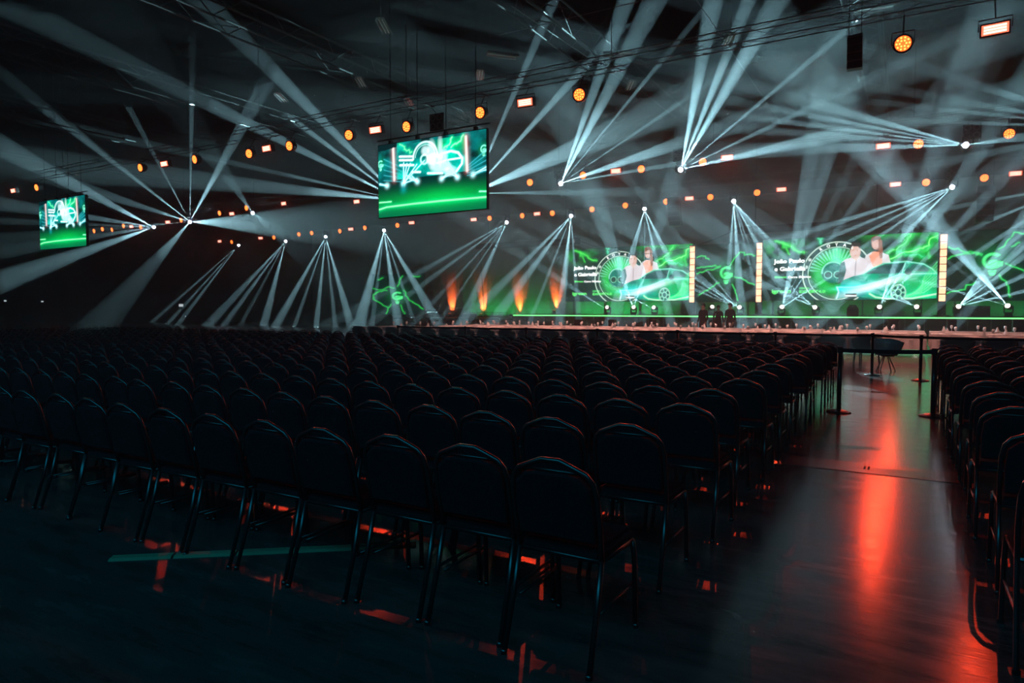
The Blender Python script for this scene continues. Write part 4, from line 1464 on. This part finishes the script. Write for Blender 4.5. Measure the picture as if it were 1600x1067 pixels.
# ------------------------------------------------------------------ people by the stage
def person(lab, px, Y, height, seed, lean=0.0):
    r = random.Random(seed)
    p = at_y(px, 520, Y)
    t = thing('person', lab, 'person', (p.x, Y, 0), math.radians(r.uniform(-30, 30)), 'crew standing before the stage')
    s = height / 1.75
    V = [(0, 0, .95), (0, 0, 1.12), (0, .01, 1.32), (0, .01, 1.46), (0, .0, 1.53), (0, -.01, 1.60), (0, -.015, 1.68),
         (.09, 0, .90), (.11, .0, .50), (.12, .02, .10), (.13, -.14, .03),
         (-.09, 0, .90), (-.12, -.03, .50), (-.14, .02, .10), (-.15, -.14, .03),
         (.17, .01, 1.42), (.22, .03, 1.14), (.20, -.10, .92), (.19, -.16, .86),
         (-.17, .01, 1.42), (-.22, .03, 1.14), (-.19, -.12, .94), (-.18, -.18, .88)]
    E = [(0, 1), (1, 2), (2, 3), (3, 4), (4, 5), (5, 6), (0, 7), (7, 8), (8, 9), (9, 10), (0, 11), (11, 12), (12, 13), (13, 14), (3, 15), (15, 16), (16, 17), (17, 18), (3, 19), (19, 20), (20, 21), (21, 22)]
    R = [.14, .125, .14, .09, .052, .075, .085, .095, .062, .045, .035, .095, .062, .045, .035, .06, .042, .03, .028, .06, .042, .03, .028]
    me = bpy.data.meshes.new('body')
    me.from_pydata([(x * s, y * s, z * s) for x, y, z in V], E, [])
    tmp = bpy.data.objects.new('tmp', me)
    COL.objects.link(tmp)
    tmp.modifiers.new('skin', 'SKIN')
    for i, sv in enumerate(me.skin_vertices[0].data):
        sv.radius = (R[i] * s * (1.15 if i in (0, 1, 2) else 1), R[i] * s * (.8 if i in (0, 1, 2) else 1))
        sv.use_root = (i == 0)
    tmp.modifiers.new('sub', 'SUBSURF').levels = 1
    dg = bpy.context.evaluated_depsgraph_get()
    m2 = bpy.data.meshes.new_from_object(tmp.evaluated_get(dg))
    bpy.data.objects.remove(tmp)
    m2.name = 'body'
    m2.materials.clear()
    m2.materials.append(M_darkcloth)
    m2.materials.append(M_skin)
    for pl in m2.polygons:
        c = sum((m2.vertices[i].co for i in pl.vertices), Vector()) / len(pl.vertices)
        pl.use_smooth = True
        if c.z > 1.50 * s or (.80 * s < c.z < .95 * s and abs(c.x) > .15 * s):
            pl.material_index = 1
    link('body', m2, t)
    bm = bmesh.new()
    bmesh.ops.create_uvsphere(bm, u_segments=14, v_segments=10, radius=.098 * s)
    for v in bm.verts:
        v.co = Vector((v.co.x * .95, v.co.y * 1.05 + .02 * s, v.co.z + 1.68 * s))
        if v.co.y < -.03 * s and v.co.z < 1.70 * s:
            v.co.y = -.02 * s
    obj('hair', bm, M_hair, t, True)
    for sx in (-1, 1):                  # hands: palm with fingers
        bm = bmesh.new()
        x0_, y0_, z0_ = sx * .185 * s, -.17 * s, .87 * s
        add_box(bm, (x0_ - .02, y0_ - .04, z0_ - .08), (x0_ + .02, y0_ + .04, z0_), .008)
        for f in range(4):
            yy = y0_ - .03 + .02 * f
            add_tube(bm, [(x0_, yy, z0_ - .07), (x0_ - sx * .008, yy, z0_ - .11), (x0_ - sx * .02, yy, z0_ - (.15 if f in (1, 2) else .14))], [.009, .008, .006], 5)
        add_tube(bm, [(x0_, y0_ - .035, z0_ - .02), (x0_ - sx * .01, y0_ - .06, z0_ - .05), (x0_ - sx * .012, y0_ - .065, z0_ - .08)], [.010, .009, .007], 5)
        obj('hand', bm, M_skin, t)


person('standing person in dark clothes before the stage, leftmost of three', 1098, 29.5, 1.74, 1)
person('standing person in dark clothes before the stage, middle of three', 1122, 30.5, 1.66, 2)
person('standing person in dark clothes before the stage, nearest the nearer large screen', 1140, 29.5, 1.76, 3)

# ------------------------------------------------------------------ small lit things on the dark left side
for (px, py, Y, w, h, lab, cat, mat) in ((283, 477, 40, .75, .32, 'small white lit panel low on the dark left side', 'lit panel', M_exit),):
    p = at_y(px, py, Y)
    t = thing('lit_panel', lab, cat, (p.x, Y, 0))
    bm = bmesh.new(); add_box(bm, (-w / 2, 0, p.z - h / 2), (w / 2, .08, p.z + h / 2), .01); obj('panel_case', bm, M_black, t)
    bm = bmesh.new(); add_box(bm, (-w / 2 + .03, -.01, p.z - h / 2 + .03), (w / 2 - .03, .0, p.z + h / 2 - .03)); obj('panel_face', bm, mat, t)
    bm = bmesh.new(); add_tube(bm, [(0, .05, 0), (0, .05, p.z - h / 2)], .03, 6); obj('stand', bm, M_black, t)
for (px, py, lab) in ((8, 470, 'tiny white lamp on the dark left wall, leftmost'), (66, 471, 'tiny white lamp on the dark left wall, right of the other')):
    r_ = ray(px, py)
    k_ = (XL + .1) / r_.x
    p = CAM + r_ * k_
    t = thing('wall_lamp', lab, 'wall lamp', (XL + .02, p.y, p.z), 0, 'tiny wall lamps')
    bm = bmesh.new(); add_box(bm, (0, -.12, -.08), (.10, .12, .08), .01); obj('housing', bm, M_white, t)
    bm = bmesh.new(); add_box(bm, (.10, -.10, -.06), (.11, .10, .06)); obj('lens', bm, M_exit, t)

# pale strip lying on the floor under the last chair rows
a, b = at_z(172, 873, 0), at_z(652, 851, 0)
d = (b - a).normalized()
nrm = Vector((-d.y, d.x, 0)) * .05
bm = bmesh.new()
for k in range(5):
    p, q = a.lerp(b, k / 5 + .004), a.lerp(b, (k + 1) / 5 - .004)
    vs = [p - nrm, q - nrm, q + nrm, p + nrm]
    lo_ = [bm.verts.new(v) for v in vs]
    hi2 = [bm.verts.new(v * 1 + Vector((0, 0, .012)) + (nrm * .4 if i < 2 else -nrm * .4)) for i, v in enumerate(vs)]
    bm.faces.new(hi2)
    for i in range(4):
        bm.faces.new((lo_[i], lo_[(i + 1) % 4], hi2[(i + 1) % 4], hi2[i]))
tag(obj('floor_strip', bm, principled('pale_floor_strip', (.30, .30, .18), .5)), 'pale strip on the floor under the last chair row', 'cable cover')

# ------------------------------------------------------------------ the audience chairs
CW, PITCH_X, PITCH_Y = .45, .47, .95


def chair_parts():
    """origin on the floor below the rear edge of the seat, facing +Y; returns (name, mesh) list"""
    out = []
    zs = .44
    bm = bmesh.new()
    r = bmesh.ops.create_cube(bm, size=1)
    for v in bm.verts:
        v.co = Vector((v.co.x * .41, v.co.y * .40 + .23, v.co.z * .06 + zs + .02))
    bmesh.ops.bevel(bm, geom=bm.edges[:], offset=.022, segments=2, affect='EDGES')
    out.append(('seat', to_mesh('seat', bm, M_fabric)))
    # backrest pad: outline lower than the tube hoop, leaving a hand hole at the top
    def yb(z):
        return .035 - (z - zs) * .22
    pad = [(-.185, .52), (.185, .52), (.190, .66), (.180, .76), (.13, .805), (.075, .815), (-.075, .815), (-.13, .805), (-.180, .76), (-.190, .66)]
    bm = bmesh.new()
    fr = [bm.verts.new((x, yb(z) + .026, z)) for x, z in pad]
    bk = [bm.verts.new((x, yb(z) - .016, z)) for x, z in pad]
    fi = [bm.verts.new((x * .9, yb(.66 + (z - .66) * .9) + .036, .66 + (z - .66) * .9)) for x, z in pad]
    bi = [bm.verts.new((x * .93, yb(.66 + (z - .66) * .93) - .026, .66 + (z - .66) * .93)) for x, z in pad]
    n = len(pad)
    bm.faces.new(fi[::-1]); bm.faces.new(bi)
    for i in range(n):
        j = (i + 1) % n
        bm.faces.new((fr[i], fr[j], bk[j], bk[i]))
        bm.faces.new((fi[i], fi[j], fr[j], fr[i]))
        bm.faces.new((bk[i], bk[j], bi[j], bi[i]))
    out.append(('backrest', to_mesh('backrest', bm, M_fabric)))
    bm = bmesh.new()
    hoop = [(-.205, .44), (-.21, .60), (-.208, .72), (-.195, .785), (-.165, .820), (-.09, .850), (-.045, .868), (.045, .868), (.09, .850), (.165, .820), (.195, .785), (.208, .72), (.21, .60), (.205, .44)]
    add_tube(bm, [(x, yb(z), z) for x, z in hoop], .0125, 6)
    add_tube(bm, [(-.15, yb(.815), .822), (.15, yb(.815), .822)], .008, 5)
    out.append(('back_frame', to_mesh('back_frame', bm, M_tube, True)))
    bm = bmesh.new()
    add_tube(bm, [(-.205, .035, .44), (-.205, .40, .43), (.205, .40, .43), (.205, .035, .44)], .011, 6, True)
    add_tube(bm, [(-.205, .03, .22), (-.205, .405, .22)], .008, 5)
    add_tube(bm, [(.205, .03, .22), (.205, .405, .22)], .008, 5)
    out.append(('seat_frame', to_mesh('seat_frame', bm, M_tube, True)))
    for s in (-1, 1):
        bm = bmesh.new()
        add_tube(bm, [(s * .205, .035, .45), (s * .207, -.02, .25), (s * .21, -.10, .012)], .0125, 6)
        add_lathe(bm, [(.016, 0), (.016, .02)], 6, (s * .21, -.104, 0))
        out.append(('leg', to_mesh('leg', bm, M_tube, True)))
        bm = bmesh.new()
        add_tube(bm, [(s * .205, .40, .43), (s * .207, .425, .34), (s * .21, .44, .012)], .0125, 6)
        add_lathe(bm, [(.016, 0), (.016, .02)], 6, (s * .21, .441, 0))
        out.append(('leg', to_mesh('leg', bm, M_tube, True)))
    return out


parts = chair_parts()
for _n, _m in parts:
    _m.transform(Matrix.Scale(1.035, 4, (0, 0, 1)))
Y0 = 2.66
spots = []
random.seed(7)
for j in range(13):
    Y = Y0 + j * PITCH_Y
    rowshift = random.uniform(-.05, .05)
    for i in range(80):
        x = -1.31 - .02 * j * 0 - i * PITCH_X + rowshift
        if x < -27:
            break
        if math.degrees(math.atan2(-x - 1.2, Y)) > 69.5:
            break
        spots.append((x, Y, j, i, 'left'))
    for i in range(8):
        x = .66 + i * PITCH_X + rowshift * .5
        spots.append((x, Y, j, i, 'right'))
# the ones that show largest are built singly: order by distance along the view
spots.sort(key=lambda s: (Vector((s[0], s[1], .6)) - CAM).dot(FWD))
seen = [s for s in spots if -850 < (Vector((s[0], s[1], .6)) - CAM).dot(RIGHT) / max(.1, (Vector((s[0], s[1], .6)) - CAM).dot(FWD)) * F_PX < 860]
single = seen[:298]
_taken = set((s[2], s[3], s[4]) for s in single)
rest = [s for s in spots if (s[2], s[3], s[4]) not in _taken]
chair_tree = None
for (x, Y, j, i, side) in single:
    lab = 'dark padded chair, %s row from the camera, %s seat %s of the aisle' % (ordw(j), ordw(i), side)
    loc = (x + random.uniform(-.004, .004), Y + random.uniform(-.03, .03), 0)
    rz = random.uniform(-.018, .018)
    if chair_tree is None:
        t = thing('stacking_chair', lab, 'chair', loc, rz, 'dark padded chairs set out in rows')
        for nme, me in parts:
            link(nme, me, t)
        chair_tree = tree_of(t)
    else:
        dup(chair_tree, None, loc, (0, 0, rz), lab)
# the smaller far ones: one object
bmR = bmesh.new()
tmp = bmesh.new()
for nme, me in parts:
    k0 = len(tmp.faces)
    tmp.from_mesh(me)
    tmp.faces.ensure_lookup_table()
    mi = 0 if nme in ('seat', 'backrest') else 1
    for f in tmp.faces[k0:]:
        f.material_index = mi
me1 = bpy.data.meshes.new('one_chair')
tmp.to_mesh(me1)
tmp.free()
nv = len(me1.vertices)
co = np.empty(nv * 3); me1.vertices.foreach_get('co', co); co = co.reshape(-1, 3)
faces = [tuple(p.vertices) for p in me1.polygons]
mats = [p.material_index for p in me1.polygons]
allv, allf, allm = [], [], []
for n_, (x, Y, j, i, side) in enumerate(rest):
    rz = random.uniform(-.04, .04)
    ca, sa = math.cos(rz), math.sin(rz)
    q = co.copy()
    q[:, 0] = co[:, 0] * ca - co[:, 1] * sa + x + random.uniform(-.01, .01)
    q[:, 1] = co[:, 0] * sa + co[:, 1] * ca + Y + random.uniform(-.03, .03)
    allv.append(q)
    off = n_ * nv
    allf.extend([tuple(v + off for v in f) for f in faces])
    allm.extend(mats)
meR = bpy.data.meshes.new('distant_chairs')
meR.from_pydata(np.concatenate(allv).tolist(), [], allf)
meR.materials.append(M_fabric); meR.materials.append(M_tube)
meR.polygons.foreach_set('material_index', allm)
R_ = link('chair_rows', meR)
R_['kind'] = 'stuff'
R_['label'] = 'many more dark padded chairs in the farther rows up to the barrier'
R_['category'] = 'chairs'
